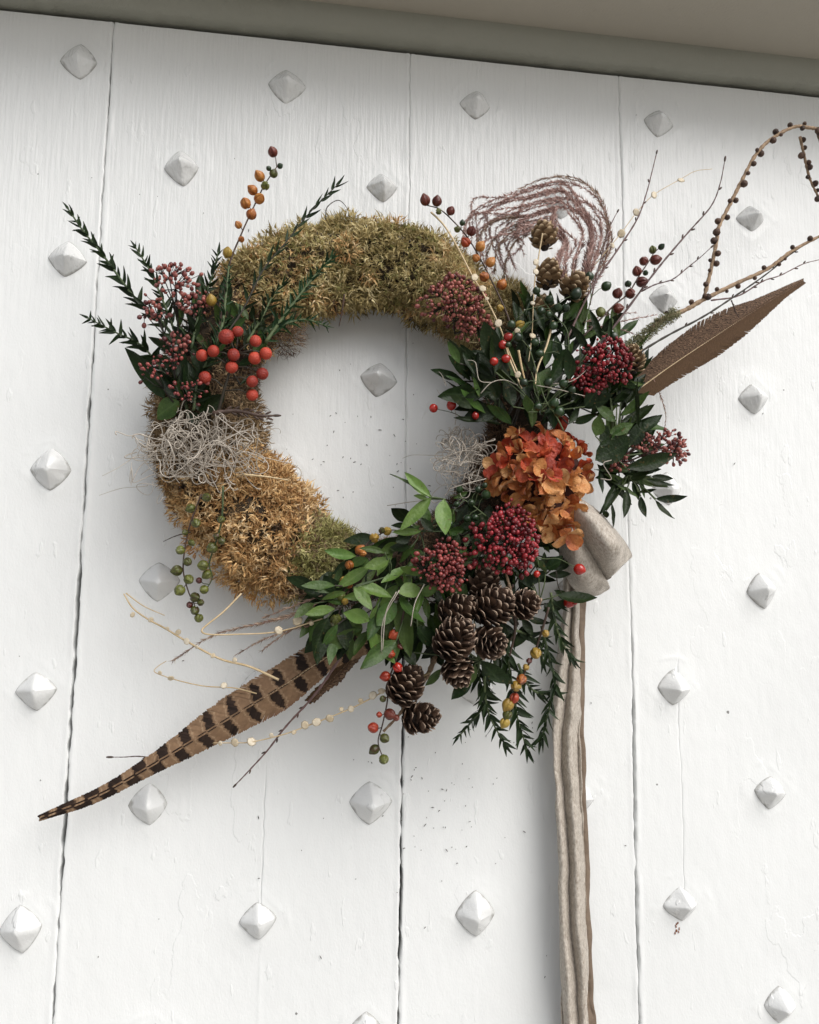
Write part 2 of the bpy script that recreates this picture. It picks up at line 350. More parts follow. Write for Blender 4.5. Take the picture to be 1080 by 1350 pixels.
# ------------------------------------------------------------------ door
STUDS = [(104,75),(377,107),(630,134),(872,157),(239,216),(505,242),(742,262),(995,285),(85,338),(360,368),(620,380),(880,392),
         (500,497),(755,512),(998,523),(65,618),(372,622),(640,632),(885,643),(207,765),(497,770),(760,775),(1010,778),(45,911),(340,910),
         (630,908),(892,908),(196,1063),(488,1059),(766,1055),(1021,1046),(25,1228),(340,1217),(630,1209),(903,1196),(1033,1330),(485,1372),(765,1362),(200,1385)]
SW = [at(x, y, .010) for x, y in STUDS]
ZT = at(540, 68, 0).z
seams = [at(110, 690, 0).x, at(534, 690, 0).x, at(829, 690, 0).x]
faint = [at(360, 690, 0).x, at(630, 690, 0).x, at(888, 690, 0).x]
door = thing('door', 'white gloss painted plank door with rows of faceted iron studs behind the wreath', 'door', (0.2, 0, -1.5))
dl = np.array((.2, 0, -1.5))
def crackx(z, i):   # wandering line of a joint
    return .0022*(vn(z*9+11*i, z*0, 3+i)-.5)+.0013*(vn(z*60, z*0+i, 9)-.5)+.0009*(vn(z*230, z*0+i, 10)-.5)
def gapw(z, i):     # half width of the open joint
    base = [.0014, .0012, .0011][i]
    op = vn(z*14+5*i, z*0+i, 21)*.9+vn(z*90, z*0+i*3, 5)*.9-.1
    top = np.clip((z+[.55, -.05, .12][i])*-5+.9, .0, 1.) if i else np.ones_like(z)*.85
    if i == 0: top = np.clip(1.25-(z+.05)*1.6, .35, 1.1)
    return base*np.clip(op*1.5*top-.18, .03, 1.5)
edges = [-.62]+seams+[.98]
zs = np.concatenate([np.linspace(-1.46, -.62, 30), np.arange(-.618, ZT-.003, .0024), [ZT-.003]])
for pi in range(4):
    x0, x1 = edges[pi], edges[pi+1]
    u_ = np.arange(.004, x1-x0-.004, .0026)
    u_ = np.concatenate([[0, .0003, .0008, .0016, .0026], u_[u_ > .0034]]); e = x1-x0
    u_ = u_[u_ < e-.0034]; u_ = np.concatenate([u_, [e-.0026, e-.0016, e-.0008, e-.0003, e]])
    for fx in faint:
        if x0+.02 < fx < x1-.02: u_ = np.sort(np.concatenate([u_, fx-x0+np.array([-.0013, -.0008, -.0004, 0.0001, .0005, .0009, .0014])]))
    X, Z = np.meshgrid(x0+u_, zs)
    dL = X-x0; dR = x1-X
    Y = -.0022*(vn(X*5+3, Z*2.2, 1)-.5)-.0003*(vn(X*55, Z*13, 2)-.5)-.0003*(vn(X*160, Z*70, 4)-.5)
    # thick paint standing proud along the joints
    for dd, i in ((dL, pi-1), (dR, pi)):
        if 0 <= i <= 2:
            Y -= .0011*np.exp(-((dd-.0035)/.0022)**2)*(vn(Z*35, Z*0+i*7+(dd is dL), 31)*1.3)
            Y += .0012*np.exp(-(dd/.0005)**2)
    for k, fx in enumerate(faint):
        if x0 < fx < x1:
            c = fx+.0018*(vn(Z*16, Z*0, 40+k)-.5)+.0013*(vn(Z*90, Z*0, 44+k)-.5)
            zr = [(-1.4, -.16), (.40, .66), (-.34, -.04)][k]; zm = np.clip((Z-zr[0])/.03, 0, 1)*np.clip((zr[1]-Z)/.03, 0, 1)
            Y += .0013*zm*np.exp(-((X-c)/.00050)**2)*np.clip(vn(Z*8, Z*0, 50+k)*2.2-.45, 0, 1)
            Y -= .0004*zm*np.exp(-((X-c-.002)/.0018)**2)*vn(Z*40, Z*0, 54+k)
    for k, s in enumerate(SW):   # ridges and runs of old paint round each stud
        r = np.hypot(X-s.x, Z-s.z); m_ = r < .06
        if m_.any():
            l1 = (np.abs(X-s.x)+np.abs(Z-s.z))
            Y -= np.where(m_, (.0005*np.exp(-((l1-.0335)/.0025)**2)*vn(X*90, Z*90, 60+k)+.0008*np.exp(-((r-.031-.008*vn(X*45, Z*45, k))/.0022)**2)*np.clip(vn(X*70, Z*70, 80+k)*2.4-1.2, 0, 1)*np.clip((Z-s.z+.012)/.01, 0, 1)), 0)
            Y -= np.where(m_ , .0006*np.clip(1-(r-.026)/.02, 0, 1), 0)
    if pi > 0:
        i = pi-1; w_ = np.clip(1-dL/.003, 0, 1); X = X+w_*(crackx(Z, i)+gapw(Z, i))
    if pi < 3:
        i = pi; w_ = np.clip(1-dR/.003, 0, 1); X = X+w_*(crackx(Z, i)-gapw(Z, i))
    V = np.stack([X, Y, Z], -1)
    back = lambda col: np.stack([col[:, 0], np.full(len(col), .022), col[:, 2]], -1)[:, None, :]
    V = np.concatenate([back(V[:, 0]), V, back(V[:, -1])], 1)
    me = grid_mesh('plank', V, dl); part('plank', me, M['door'], door)
bk = MB(); bk.add([(-.62, .021, -1.46), (.98, .021, -1.46), (.98, .021, ZT+.01), (-.62, .021, ZT+.01), (-.62, .05, -1.46), (.98, .05, -1.46), (.98, .05, ZT+.01), (-.62, .05, ZT+.01)],
    [(0, 1, 2, 3), (5, 4, 7, 6), (4, 0, 3, 7), (1, 5, 6, 2), (3, 2, 6, 7), (4, 5, 1, 0)]); part('backing_board', bk.mesh('backing_board', dl, False), M['gap'], door)
def stud_mesh(seed):
    r_ = np.random.default_rng(seed); K = 56; rr = np.array([0, .06, .12, .2, .3, .4, .5, .6, .7, .78, .85, .9, .94, .97, 1.0, 1.02])
    rot = r_.uniform(-.14, .14); off = r_.uniform(-.13, .13, 2); corner = r_.uniform(.80, 1.05, 4); V = []
    for q in rr:
        row = []
        for j in range(K+1):
            a = 2*math.pi*j/K; ca, sa = math.cos(a), math.sin(a); p = 1.27
            R_ = (abs(ca)**p+abs(sa)**p)**(-1/p)
            qd = (a % (2*math.pi))/(math.pi/2); c = corner[int(qd) % 4]*(1-qd % 1)+corner[(int(qd)+1) % 4]*(qd % 1); R_ *= c
            hh = .90-.70*(q/.86) if q < .86 else None
            if hh is None: k = (1.0-q)/.14; hh = .20*max(k, 0)**.6
            hh = min(hh, .80+.05*math.cos(a+seed)*q*4)
            hh += .085*float(sn(np.array([[ca*q*3, sa*q*3, seed]]), 1.6, seed)[0])*min(1, (1.02-q)*6)
            x = ca*R_*q+off[0]*(1-q); z = sa*R_*q+off[1]*(1-q)
            row.append((x*math.cos(rot)-z*math.sin(rot), -hh, x*math.sin(rot)+z*math.cos(rot)))
        V.append(row)
    V = np.array(V); V[-1, :, 1] = .12; V[:, -1] = V[:, 0]; V[0, :] = V[0, 0]
    return grid_mesh('stud', V)
sm = [stud_mesh(i) for i in range(9)]
for k, s in enumerate(SW):
    px, py = STUDS[k]; sc = .0262*(.95+.05*math.sin(k*2.3))
    if py < 420: sc *= .97
    if px > 840: sc *= .94
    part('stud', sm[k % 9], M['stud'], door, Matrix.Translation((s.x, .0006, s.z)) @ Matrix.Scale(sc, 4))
# crumbs of moss and dirt stuck to the paint
cb = MB()
for k in range(150):
    if k < 60: x, y = random.gauss(600, 60), random.gauss(1060, 60)
    elif k < 110: x, y = random.gauss(470, 70), random.gauss(620, 55)
    else: x, y = random.uniform(0, 1080), random.uniform(150, 1350)
    p = at(x, y, .0015); a = random.uniform(0, 6.28); l = random.choice((.0006, .0008, .0012, .002))*random.uniform(.6, 1.1)
    d_ = np.array((math.cos(a), 0, math.sin(a)))*l; cb.tube([np.array(p)-d_, np.array(p)+d_*.2+(0, 0, .0003), np.array(p)+d_], [.0002, .0005, .0002], 4)
part('dirt_crumbs', cb.mesh('dirt_crumbs', dl), M['stem_dark'], door, kind='stuff')
rs = MB()
for k in range(9):
    p = np.array(at(893+random.uniform(-3, 3), 1217+k*1.7, .0016)); rs.blob(p, random.uniform(.0006, .0014), 7, 4, .5, None, (1, .3, 1.5))
part('rust_spot', rs.mesh('rust_spot', dl), mat('rust', (.16, .05, .02), (.30, .11, .05), .9), door, kind='stuff')
# ------------------------------------------------------------------ frame and lintel over the door
fr = thing('door_frame', 'grey green frame rail running across the top of the plank door', 'door frame', (.2, 0, ZT))
Z1 = at(540, 17, .030).z
xs = np.arange(-.9, 1.3, .006); prof = [(.03, 0.0035), (-.014, 0.0022), (-.020, .004), (-.0225, .009), (-.030, (Z1-ZT)*.6), (-.031, Z1-ZT)]
V = np.zeros((len(prof), len(xs), 3))
for i, (y, z) in enumerate(prof):
    V[i, :, 0] = xs; V[i, :, 1] = y-.0008*(vn(xs*8, xs*0+i*.3, 7)-.5); V[i, :, 2] = ZT+z+(.0030*(vn(xs*18, xs*0, 71)-.5)+.0022*(vn(xs*80, xs*0, 72)-.5))*(1 if 0 < i < 4 else 0)
part('head_rail', grid_mesh('head_rail', V, (.2, 0, ZT)), M['rail'], fr)
lt = thing('lintel', 'taupe painted lintel overhanging the door along the top edge of the picture', 'lintel', (.2, 0, Z1))
OV = .18
bm_ = MB(); xa, xb = -.9, 1.3; z0, z1 = Z1, Z1+.25
bm_.add([(xa, -OV, z0), (xb, -OV, z0), (xb, .03, z0), (xa, .03, z0), (xa, -OV, z1), (xb, -OV, z1), (xb, .03, z1), (xa, .03, z1)],
        [(0, 3, 2, 1), (0, 1, 5, 4), (4, 5, 6, 7), (1, 2, 6, 5), (0, 4, 7, 3), (2, 3, 7, 6)])
part('beam', bm_.mesh('beam', (.2, 0, Z1), False), M['soffit'], lt)
# ================================================================== generic pieces
def leaf_mesh(kind, seed):
    r_ = random.Random(seed); rows = 9; cols = 5
    wid = {'lance': .26, 'broad': .42, 'needle': .26, 'long': .19, 'petal': .95}[kind]; bend = r_.uniform(-.25, .45); tw = r_.uniform(-.35, .35); fold = r_.uniform(.12, .4); sb = r_.uniform(-.12, .12)
    V = np.zeros((rows, cols, 3))
    for i in range(rows):
        t = i/(rows-1)
        if kind == 'petal': wv = math.sin(math.pi*min(t*.80+.10, 1)**1.15)**.7 if t < 1 else .35
        elif kind == 'broad': wv = math.sin(math.pi*t**.85)**.75
        elif kind == 'needle': wv = (1-t)**.7*min(1, .55+t*2.2)
        else: wv = math.sin(math.pi*t**.9)**.85
        wv = max(wv, .03)*wid/2
        for j in range(cols):
            s = (j-2)/2
            x = s*wv; z = abs(s)**1.3*wv*fold*1.6+bend*t*t*.6
            if kind == 'petal': z = abs(s)*wv*fold*1.5+bend*t*t*.9+.11*math.sin(4*s+seed*1.7)*t+.08*math.sin(8*t+4*s+seed)*t
            if kind in ('lance', 'broad', 'long'): z += .012*math.sin(14*t+seed+s*3)
            a = tw*t; V[i, j] = (x*math.cos(a)-z*math.sin(a)*.5+sb*t*t, t*(1-.12*abs(bend)*t), z*math.cos(a)+x*math.sin(a))
    return grid_mesh('petal' if kind == 'petal' else 'leaf', V)
LM = {k: [leaf_mesh(k, s) for s in range(n)] for k, n in (('lance', 6), ('broad', 5), ('needle', 5), ('long', 5), ('petal', 12))}
def leafp(root, b, t, wpx, m, kind='lance', tilt=None, name='leaf', wid=None):
    """leaf from base (px,py,d) to tip (px,py,d)"""
    B = at(*b); T = at(*t); L = (T-B).length; w0 = {'lance': .26, 'broad': .42, 'needle': .22, 'long': .19}[kind]
    nr = Vector((random.gauss(0, .35), -1, random.gauss(.25, .35))) if tilt is None else Vector(tilt)
    sx = (wpx*S*.95)/w0
    return part(name, random.choice(LM[kind]), M[m], root, frame(B, T-B, nr, (sx, L, L)))
def round_mesh(name, K=14, R=10, lobes=0, depth=.0, tipd=0.0, bumps=0, seed=0):
    V = np.zeros((R+1, K+1, 3))
    fib = []
    if bumps:
        for i in range(bumps):
            z = 1-2*(i+.5)/bumps; a = i*2.39996; q = math.sqrt(1-z*z); fib.append((q*math.cos(a), q*math.sin(a), z))
        fib = np.array(fib)
    for i in range(R+1):
        th = math.pi*i/R
        for j in range(K+1):
            a = 2*math.pi*(j % K)/K; r = 1.0
            if lobes: r *= 1-depth*max(0, 1-abs(math.sin(a*lobes/2))*3.2)*math.sin(th)**.5
            p = np.array((math.sin(th)*math.cos(a), math.sin(th)*math.sin(a), math.cos(th)))
            if bumps: dmax = (fib@p).max(); r *= 1+.10*max(0, 1-(1-dmax)*bumps*.6)
            p = p*r
            if tipd: p[2] += tipd*max(0, math.cos(th))**14
            V[i, j] = p
    return grid_mesh(name, V)
BR = {'plain': [round_mesh('berry', 14, 10)], 'pod': [round_mesh('berry', 24, 12, 3+i % 2, .30, .30) for i in range(3)], 'ball': [round_mesh('berry', 44, 26, bumps=100)], 'hip': [round_mesh('berry', 14, 10, tipd=.18)]}
tipm = round_mesh('berry_tip', 6, 4)
def berry(root, p, rpx, m, kind='pod', ax=None, tip=False):
    p = Vector(p); r = rpx*S*.88
    d = Vector(ax) if ax is not None else Vector((random.gauss(0, .6), random.gauss(-.7, .5), random.gauss(0, .6)))
    q = Vector((0, 0, 1)).rotation_difference(d).to_matrix().to_4x4() @ Matrix.Rotation(random.uniform(0, 6.28), 4, 'Z')
    sc = Matrix.Diagonal((r, r, r*random.uniform(.95, 1.1), 1))
    if kind == 'ball': sc = Matrix.Diagonal((r*random.uniform(.88, 1), r*random.uniform(.88, 1), r*random.uniform(.84, .98), 1))
    b = part('berry', random.choice(BR[kind]), M[m], root, Matrix.Translation(p) @ q @ sc)
    if tip:
        c = bpy.data.objects.new('berry_tip', tipm); C.objects.link(c)
        if not tipm.materials: tipm.materials.append(M['tipdot'])
        c.parent = b; c.matrix_basis = Matrix.Translation((0, 0, 1.0)) @ Matrix.Scale(.2, 4)
    return b
def dpath(conv, pts, d0, d1):
    """points of a zoom region with depth running from d0 to d1"""
    n_ = len(pts); return [(*conv(p[0], p[1]), (p[2] if len(p) > 2 else d0+(d1-d0)*i/(n_-1))) for i, p in enumerate(pts)]
def berry_spray(name, label, cat, path, berries, sm_, r0=1.3, kind='pod', group=None, dj=.006, tip=False, cut=0.0):
    c = curve(path); root = thing(name, label, cat, c[0], group); s = arclen(c)
    mb = MB(); mb.tube(c, list(np.linspace(r0*S, r0*S*.5, len(c))), 6)
    for (x, y, r, m) in berries:
        # nearest stem point as seen, a little upstream
        best = min(range(len(c)), key=lambda i: np.linalg.norm((c[i]-np.array(at(x, y, -c[i][1])))))
        dd = -c[best][1]+random.uniform(-.2, 1)*dj
        p = np.array(at(x, y, dd)); st = c[max(best-1, 0)]; v = p-st; L = np.linalg.norm(v); 
        mid = st+v*.5+nrm(c[min(best+1, len(c)-1)]-c[max(best-1, 0)])*L*.12
        mb.tube([st, mid, p], [r0*S*.5, r0*S*.4, r0*S*.45], 5)
        berry(root, p, r, m, kind, nrm(v+np.array((0, -L*.6, 0))+rng.normal(0, L*.25, 3)), tip)
    part('stem', mb.mesh('stem', c[0]), M[sm_], root); return root
def leafy(name, label, cat, path, spacing, l0, l1, wf, m, kind='needle', ang=38, stem='stem_green', r0=1.4, start=.1, group=None, jit=.32, opp=True, root=None, flat=.35, curl=0, tipl=True):
    """stem with leaves in pairs; lengths in px, l0 at base to l1 at tip"""
    c = curve(path); root = root or thing(name, label, cat, c[0], group); s = arclen(c); T = s[-1]
    mb = MB(); mb.tube(c, list(np.linspace(r0*S, r0*S*.45, len(c))), 6); part('stem', mb.mesh('stem', root_loc(root)), M[stem], root)
    q = start*T; k = 0
    while q < T*.985:
        p, tg = sample(c, s, q); f = q/T; L = (l0+(l1-l0)*f)*S*.93*random.uniform(1-jit, 1+jit)
        side = nrm(np.cross(tg, VIEW)); ph = random.gauss(0, flat)+(math.pi/2*(k % 2)*.55 if opp else 0)
        for sg in ((-1, 1) if opp else ((-1, 1)[k % 2],)):
            sd_ = sg*side*math.cos(ph)+VIEW*math.sin(ph)*.8
            a = math.radians(ang+random.gauss(0, 11)); d = tg*math.cos(a)+sd_*math.sin(a)
            nr = VIEW*.8+tg*-.4*1+rng.normal(0, .40, 3)
            w0 = {'lance': .26, 'broad': .42, 'needle': .22, 'long': .19}[kind]
            part('leaf', random.choice(LM[kind]), M[m], root, frame(Vector(p), d, nr, (L*wf/w0, L, L)))
        q += spacing*S*random.uniform(.85, 1.15)*(1-.35*f); k += 1
    if tipl:
        p, tg = sample(c, s, T*.99); L = l1*S; part('leaf', LM[kind][0], M[m], root, frame(Vector(p), tg, VIEW, (L*wf/{'lance': .26, 'broad': .42, 'needle': .22, 'long': .19}[kind], L, L)))
    return root
R1, R2, R3, R4, R5, R6, R7, R8, F1, PP = [cv(k) for k in ('R1', 'R2', 'R3', 'R4', 'R5', 'R6', 'R7', 'R8', 'F1', 'P')]
# ================================================================== wreath ring
CX, CY, DC = 484, 545, .048
RC = at(CX, CY, DC); RR = 212*S*.955
def tuber(th):    # tube radius in px by angle (degrees, 90 = top)
    return np.interp(th % 360, [0, 40, 60, 100, 130, 150, 180, 205, 228, 245, 258, 275, 300, 360], [50, 44, 54, 57, 56, 54, 66, 70, 76, 62, 46, 42, 50, 50])*S*.92
def torus(th, ph, k=1.0):
    """th around the ring, ph around the tube (0 = outward, 90 = to the viewer)"""
    t = np.radians(th); p = np.radians(ph); tr = tuber(th)*k
    rr = RR+tr*np.cos(p); dn = np.stack([np.cos(t), np.zeros_like(t), np.sin(t)], -1)
    P = np.array(RC)+dn*rr[..., None]+np.array((0, -1, 0))*(tr*.86*np.sin(p))[..., None]
    Nn = dn*np.cos(p)[..., None]+np.array((0, -1, 0))*np.sin(p)[..., None]; Tn = np.stack([-np.sin(t), np.zeros_like(t), np.cos(t)], -1)
    return P, Nn, Tn
wreath = thing('wreath', 'round wreath ring covered in brown, golden and green moss hanging on the white door', 'wreath', RC)
TH, PH = np.meshgrid(np.linspace(0, 360, 181), np.linspace(0, 360, 37), indexing='ij')
P, Nn, Tn = torus(TH, PH, .80); P = P+Nn*(.006*sn(P.reshape(-1, 3), 110, 3).reshape(TH.shape))[..., None]
part('ring_core', grid_mesh('ring_core', P, RC), M['moss_core'], wreath)
def moss(name, a0, a1, n_, m, L, W, lift=.006, dens_ph=(-55, 235), soft=7, label=None, hair=0.0, seed=0, ph=None):
    r_ = np.random.default_rng(seed); a = r_.uniform(a0-soft, a1+soft, n_); keep = r_.uniform(0, 1, n_) < np.clip(np.minimum(a-a0+soft, a1+soft-a)/(2*soft), 0, 1); a = a[keep]
    p_ = r_.uniform(*(ph or dens_ph), len(a)); P, Nn, Tn = torus(a, p_, .86)
    lump = sn(P, 80, 5)*.6+sn(P, 210, 6)*.45; P = P+Nn*(lift*1.25*lump+.001)[:, None]
    # every tuft = k blades fanning from one point
    k = 6; P = np.repeat(P, k, 0); Nn = np.repeat(Nn, k, 0); Tn = np.repeat(Tn, k, 0); m_ = len(P)
    tuft = np.repeat(r_.normal(0, 1, (m_//k, 3)), k, 0); hgt = r_.uniform(0, 1, m_//k)**1.5
    if hair < .1: P = P+Nn*np.repeat(hgt*.007, k)[:, None]
    D = Nn*(.55+hair*2)+r_.normal(0, .75, (m_, 3))+tuft*(.55+hair)
    tone = np.clip(np.repeat(r_.normal(.44, .17, m_//k)+hgt*.38+sn(P[::k], 40, 17)*.13, k)+r_.normal(0, .10, m_), 0, 1)
    me = strips(name, P, D, r_.normal(0, 1, (m_, 3)), r_.uniform(.45, 1.15, m_)*L*(1+.35*sn(P, 60, 19)), r_.uniform(.6, 1.3, m_)*W*(1+.35*sn(P, 60, 19)), r_.uniform(.5, 3.2, m_)*r_.choice([-1, 1], m_), tone, 4, RC)
    o = part(name, me, M[m], wreath, kind='stuff')
    if label: o['label'] = label
    return o
moss('moss', 58, 142, 5200, 'moss_olive', .0095, .0021, .008, seed=1, label='olive brown moss over the top of the ring')
moss('moss', 34, 66, 2200, 'moss_olive', .020, .0010, .006, seed=2, hair=.3, label='fine hairy brown moss at the upper right of the ring')
moss('moss', 50, 68, 900, 'moss_gold', .014, .0013, .007, seed=12, label='golden moss wisps beside the dusky bud cluster')
moss('moss', 112, 152, 1700, 'moss_gold', .0095, .0023, .010, seed=13, label='tan moss stars at the upper left of the ring')
moss('moss', 136, 178, 1900, 'moss_root', .012, .0013, .006, seed=3, label='dark brown moss under the red ball berries')
moss('moss', 172, 206, 3000, 'moss_hay', .013, .0011, .006, seed=4, label='hay coloured moss below the grey lichen')
moss('moss', 204, 244, 4800, 'moss_gold', .0095, .0023, .009, seed=5, label='golden orange moss at the lower left of the ring')
moss('moss', 246, 262, 1500, 'moss_green', .012, .0016, .006, seed=6, label='pale green moss at the bottom of the ring', ph=(60, 260), soft=4)
moss('moss', 240, 300, 2600, 'moss_root', .013, .0010, .006, seed=7, label='dark rootlets at the bottom of the ring')
moss('moss', 296, 398, 2600, 'moss_root', .011, .0012, .006, seed=8, label='dark moss along the right of the ring')
moss('moss', 62, 138, 900, 'moss_green', .011, .0019, .012, seed=9, label='green flecks of moss over the top of the ring')
def clumps(a0, a1, n_, m, seed, r0=13, r1=22, label=None):
    r_ = np.random.default_rng(seed); PP_, DD_, TT_ = [], [], []
    for i in range(n_):
        a = r_.uniform(a0, a1); ph = r_.choice([r_.uniform(-35, 215), r_.uniform(-30, 20), r_.uniform(160, 210)]); c, nn_, _ = torus(np.array([a]), np.array([ph]), 1.0); r = r_.uniform(r0, r1)*S; k = int(120*(r/S/16)**2)
        q = r_.normal(0, 1, (k, 3)); q /= np.linalg.norm(q, axis=1, keepdims=True); PP_.append(c-nn_*.003+q*r*np.array((1, .7, 1))*(r_.uniform(.3, 1, (k, 1))**.5)); DD_.append(q+nn_*.5+r_.normal(0, .4, (k, 3)))
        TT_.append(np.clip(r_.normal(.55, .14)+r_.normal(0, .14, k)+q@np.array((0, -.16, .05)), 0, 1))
    P = np.concatenate(PP_); D = np.concatenate(DD_); T_ = np.concatenate(TT_); k = len(P)
    o = part('moss_clump', strips('moss_clump', P, D, r_.normal(0, 1, (k, 3)), r_.uniform(.006, .0135, k), r_.uniform(.0013, .0030, k), r_.uniform(.5, 2.6, k)*r_.choice([-1, 1], k), T_, 4, RC), M[m], wreath, kind='stuff')
    if label: o['label'] = label
moss('moss_hair', 40, 265, 110, 'moss_hay', .024, .0006, .004, seed=71, hair=.05, label='long loose hairs sticking out of the moss')
clumps(62, 140, 46, 'moss_olive', 61, label='loose olive brown clumps over the top of the ring')
clumps(60, 140, 12, 'moss_green', 72, 8, 15, 'yellow green clumps along the top')
clumps(66, 150, 24, 'moss_root', 73, 8, 14, 'dark brown clumps among the olive moss')
clumps(66, 150, 20, 'moss_gold', 62, 10, 17, 'tan clumps among the olive moss')
clumps(206, 244, 36, 'moss_gold', 63, 12, 24, 'golden clumps at the lower left')
clumps(170, 210, 20, 'moss_hay', 64, 11, 18, 'hay clumps at the left')
clumps(248, 262, 8, 'moss_green', 65, 9, 15, 'pale green clumps at the bottom')
clumps(36, 62, 14, 'moss_olive', 66, 10, 18, 'clumps at the upper right')
# a tuft of golden moss standing off the ring's inner edge and upper right
def tuft(px, py, d, rpx, n_, m, L, W, dirv=(0, -1, .3), seed=0, name='moss', label=None, root=None):
    r_ = np.random.default_rng(seed); c = np.array(at(px, py, d)); q = r_.normal(0, 1, (n_, 3)); q /= np.linalg.norm(q, axis=1, keepdims=True); q *= (r_.uniform(0, 1, (n_, 1))**.4)
    P = c+q*rpx*S*np.array((1, .6, 1)); D = q+np.array(dirv)*.5+r_.normal(0, .35, (n_, 3))
    me = strips(name, P, D, r_.normal(0, 1, (n_, 3)), r_.uniform(.5, 1.2, n_)*L, r_.uniform(.6, 1.3, n_)*W, r_.uniform(.4, 2.6, n_)*r_.choice([-1, 1], n_), np.clip(r_.normal(.5, .25, n_), 0, 1), 4, root_loc(root or wreath))
    o = part(name, me, M[m], root or wreath, kind='stuff')
    if label: o['label'] = label
tuft(360, 640, .075, 26, 2200, 'moss_gold', .010, .0021, seed=21, label='golden moss spilling over the inner edge of the ring')
tuft(365, 745, .07, 34, 3000, 'moss_gold', .010, .0022, seed=22, label='golden moss bulging below the ring at the lower left')
tuft(438, 720, .06, 30, 2600, 'moss_green', .012, .0015, seed=23, label='pale green moss tuft on the inner edge')
tuft(672, 395, .07, 26, 2600, 'moss_olive', .014, .0011, seed=24, label='moss tuft below the larch cones')
tuft(232, 530, .05, 22, 900, 'moss_hay', .014, .0011, seed=25, label='hay wisps at the outer left of the ring')
tuft(372, 440, .07, 30, 700, 'moss_root', .013, .0011, seed=26, label='dark moss at the inner upper left')
# ================================================================== grey curly lichen
def lichen(name, label, px, py, d, rx, ry, n_, seed, tails=()):
    r_ = np.random.default_rng(seed); c = np.array(at(px, py, d)); root = thing(name, label, 'lichen', c, 'curly grey lichen tied on the ring'); mb = MB()
    def strand(p, v, L, k, rad):
        pts = []; ax = nrm(r_.normal(0, 1, 3)+VIEW*1.5); cu = r_.uniform(20, 130)*r_.choice([-1, 1])
        for i in range(k):
            pts.append(p.copy()); st = L/k; q = Quaternion(Vector(ax), cu*st); v = np.array(q @ Vector(v)); p = p+v*st
            cu += r_.normal(0, 16); cu = float(np.clip(cu, -330, 330)); ax = nrm(ax+r_.normal(0, .16, 3)); 
            e = (p-c)/S/np.array((rx, 30, ry)); e2 = np.linalg.norm(e)
            if e2 > 1 and rad > 0: v = nrm(v-nrm(e)*.25*e2)
        mb.tube(pts, list(np.linspace(abs(rad), abs(rad)*.55, len(pts))), 4, float(np.clip(r_.normal(.55, .22), 0, 1)), False)
    for i in range(n_):
        o = r_.normal(0, .45, 3); p = c+o*S*np.array((rx, 14, ry))+VIEW*.012*r_.uniform(-.5, 1); v = nrm(r_.normal(0, 1, 3)*np.array((1, .35, 1)))
        strand(p, v, r_.uniform(.03, .085), 34, r_.uniform(.00042, .00078))
    for (tx, ty, dx, dy, L) in tails:
        strand(np.array(at(tx, ty, d)), nrm(np.array((dx, 0, -dy))), L, 44, -.00045)
    part('tendrils', mb.mesh('tendrils', c), M['lichen'], root, kind='stuff')
lichen('lichen_tuft', 'wide grey curly lichen tuft on the left side of the moss ring', 268, 592, .112, 72, 42, 190, 31,
       [(200, 605, -1, .3, .075), (205, 625, -1, .2, .08), (195, 640, -1, .4, .07), (190, 600, -1, -.3, .05), (215, 640, -1, .6, .07), (330, 565, 1, .2, .04), (215, 655, -.3, 1, .04)])
lichen('lichen_tuft', 'small grey curly lichen tuft beside the left edge of the hydrangea head', 608, 608, .10, 30, 42, 90, 32,
       [(585, 600, -1, .2, .05), (590, 585, -1, -.6, .05), (600, 560, .2, -1, .05), (690, 470, -1, -.5, .05), (650, 520, -1, .4, .05)])
# ================================================================== left side sprigs
g1 = 'dark spiky evergreen sprigs'
leafy('evergreen_sprig', 'long dark spiky sprig reaching farthest to the upper left', 'sprig', dpath(R1, [(560, 900), (480, 800), (400, 735), (330, 650), (235, 520), (160, 430), (92, 330)], .10, .045), 13.5, 27, 13, .27, 'needle_dark', ang=40, r0=2.2, start=.12, group=g1, tipl=True)
leafy('evergreen_sprig', 'short dark spiky sprig behind the upper red bud cluster on the left', 'sprig', dpath(R1, [(560, 900), (500, 740), (440, 600), (375, 492)], .09, .06), 11, 22, 12, .28, 'needle_dark', ang=40, r0=1.8, start=.2, group=g1)
leafy('evergreen_sprig', 'dark spiky sprig pointing left just above the dark laurel leaf', 'sprig', dpath(R1, [(560, 1120), (480, 1000), (400, 905), (290, 850), (175, 790)], .10, .06), 11, 25, 13, .27, 'needle_dark', ang=42, r0=1.8, start=.15, group=g1)
leafy('evergreen_sprig', 'short dark spiky sprig standing between red buds and yellow capsule stem', 'sprig', dpath(R1, [(610, 920), (650, 740), (690, 640), (724, 515)], .12, .11), 9.5, 24, 14, .28, 'needle_dark', ang=38, r0=1.8, start=.1, group=g1)
leafy('evergreen_sprig', 'thin straight dark sprig slanting over the top left of the moss', 'sprig', dpath(R2, [(60, 560), (120, 470), (190, 330), (280, 220), (360, 120), (470, 8)], .13, .125), 10, 22, 17, .22, 'needle_dark', ang=22, stem='stem_dark', r0=1.2, start=.1, group=g1, opp=False)
g2 = 'fresh green toothed sprigs'
leafy('toothed_sprig', 'upright green toothed sprig below the yellow capsule stem', 'sprig', dpath(R1, [(700, 960), (740, 820), (755, 700), (768, 575)], .13, .125), 6, 14, 9, .2, 'needle_green', ang=48, r0=2.4, start=.02, group=g2)
leafy('toothed_sprig', 'green toothed sprig slanting right over the inner edge of the moss', 'sprig', dpath(R2, [(200, 600), (270, 500), (330, 420), (385, 350), (448, 282)], .13, .125), 7, 20, 12, .2, 'needle_green', ang=46, r0=2.4, start=.02, group=g2)
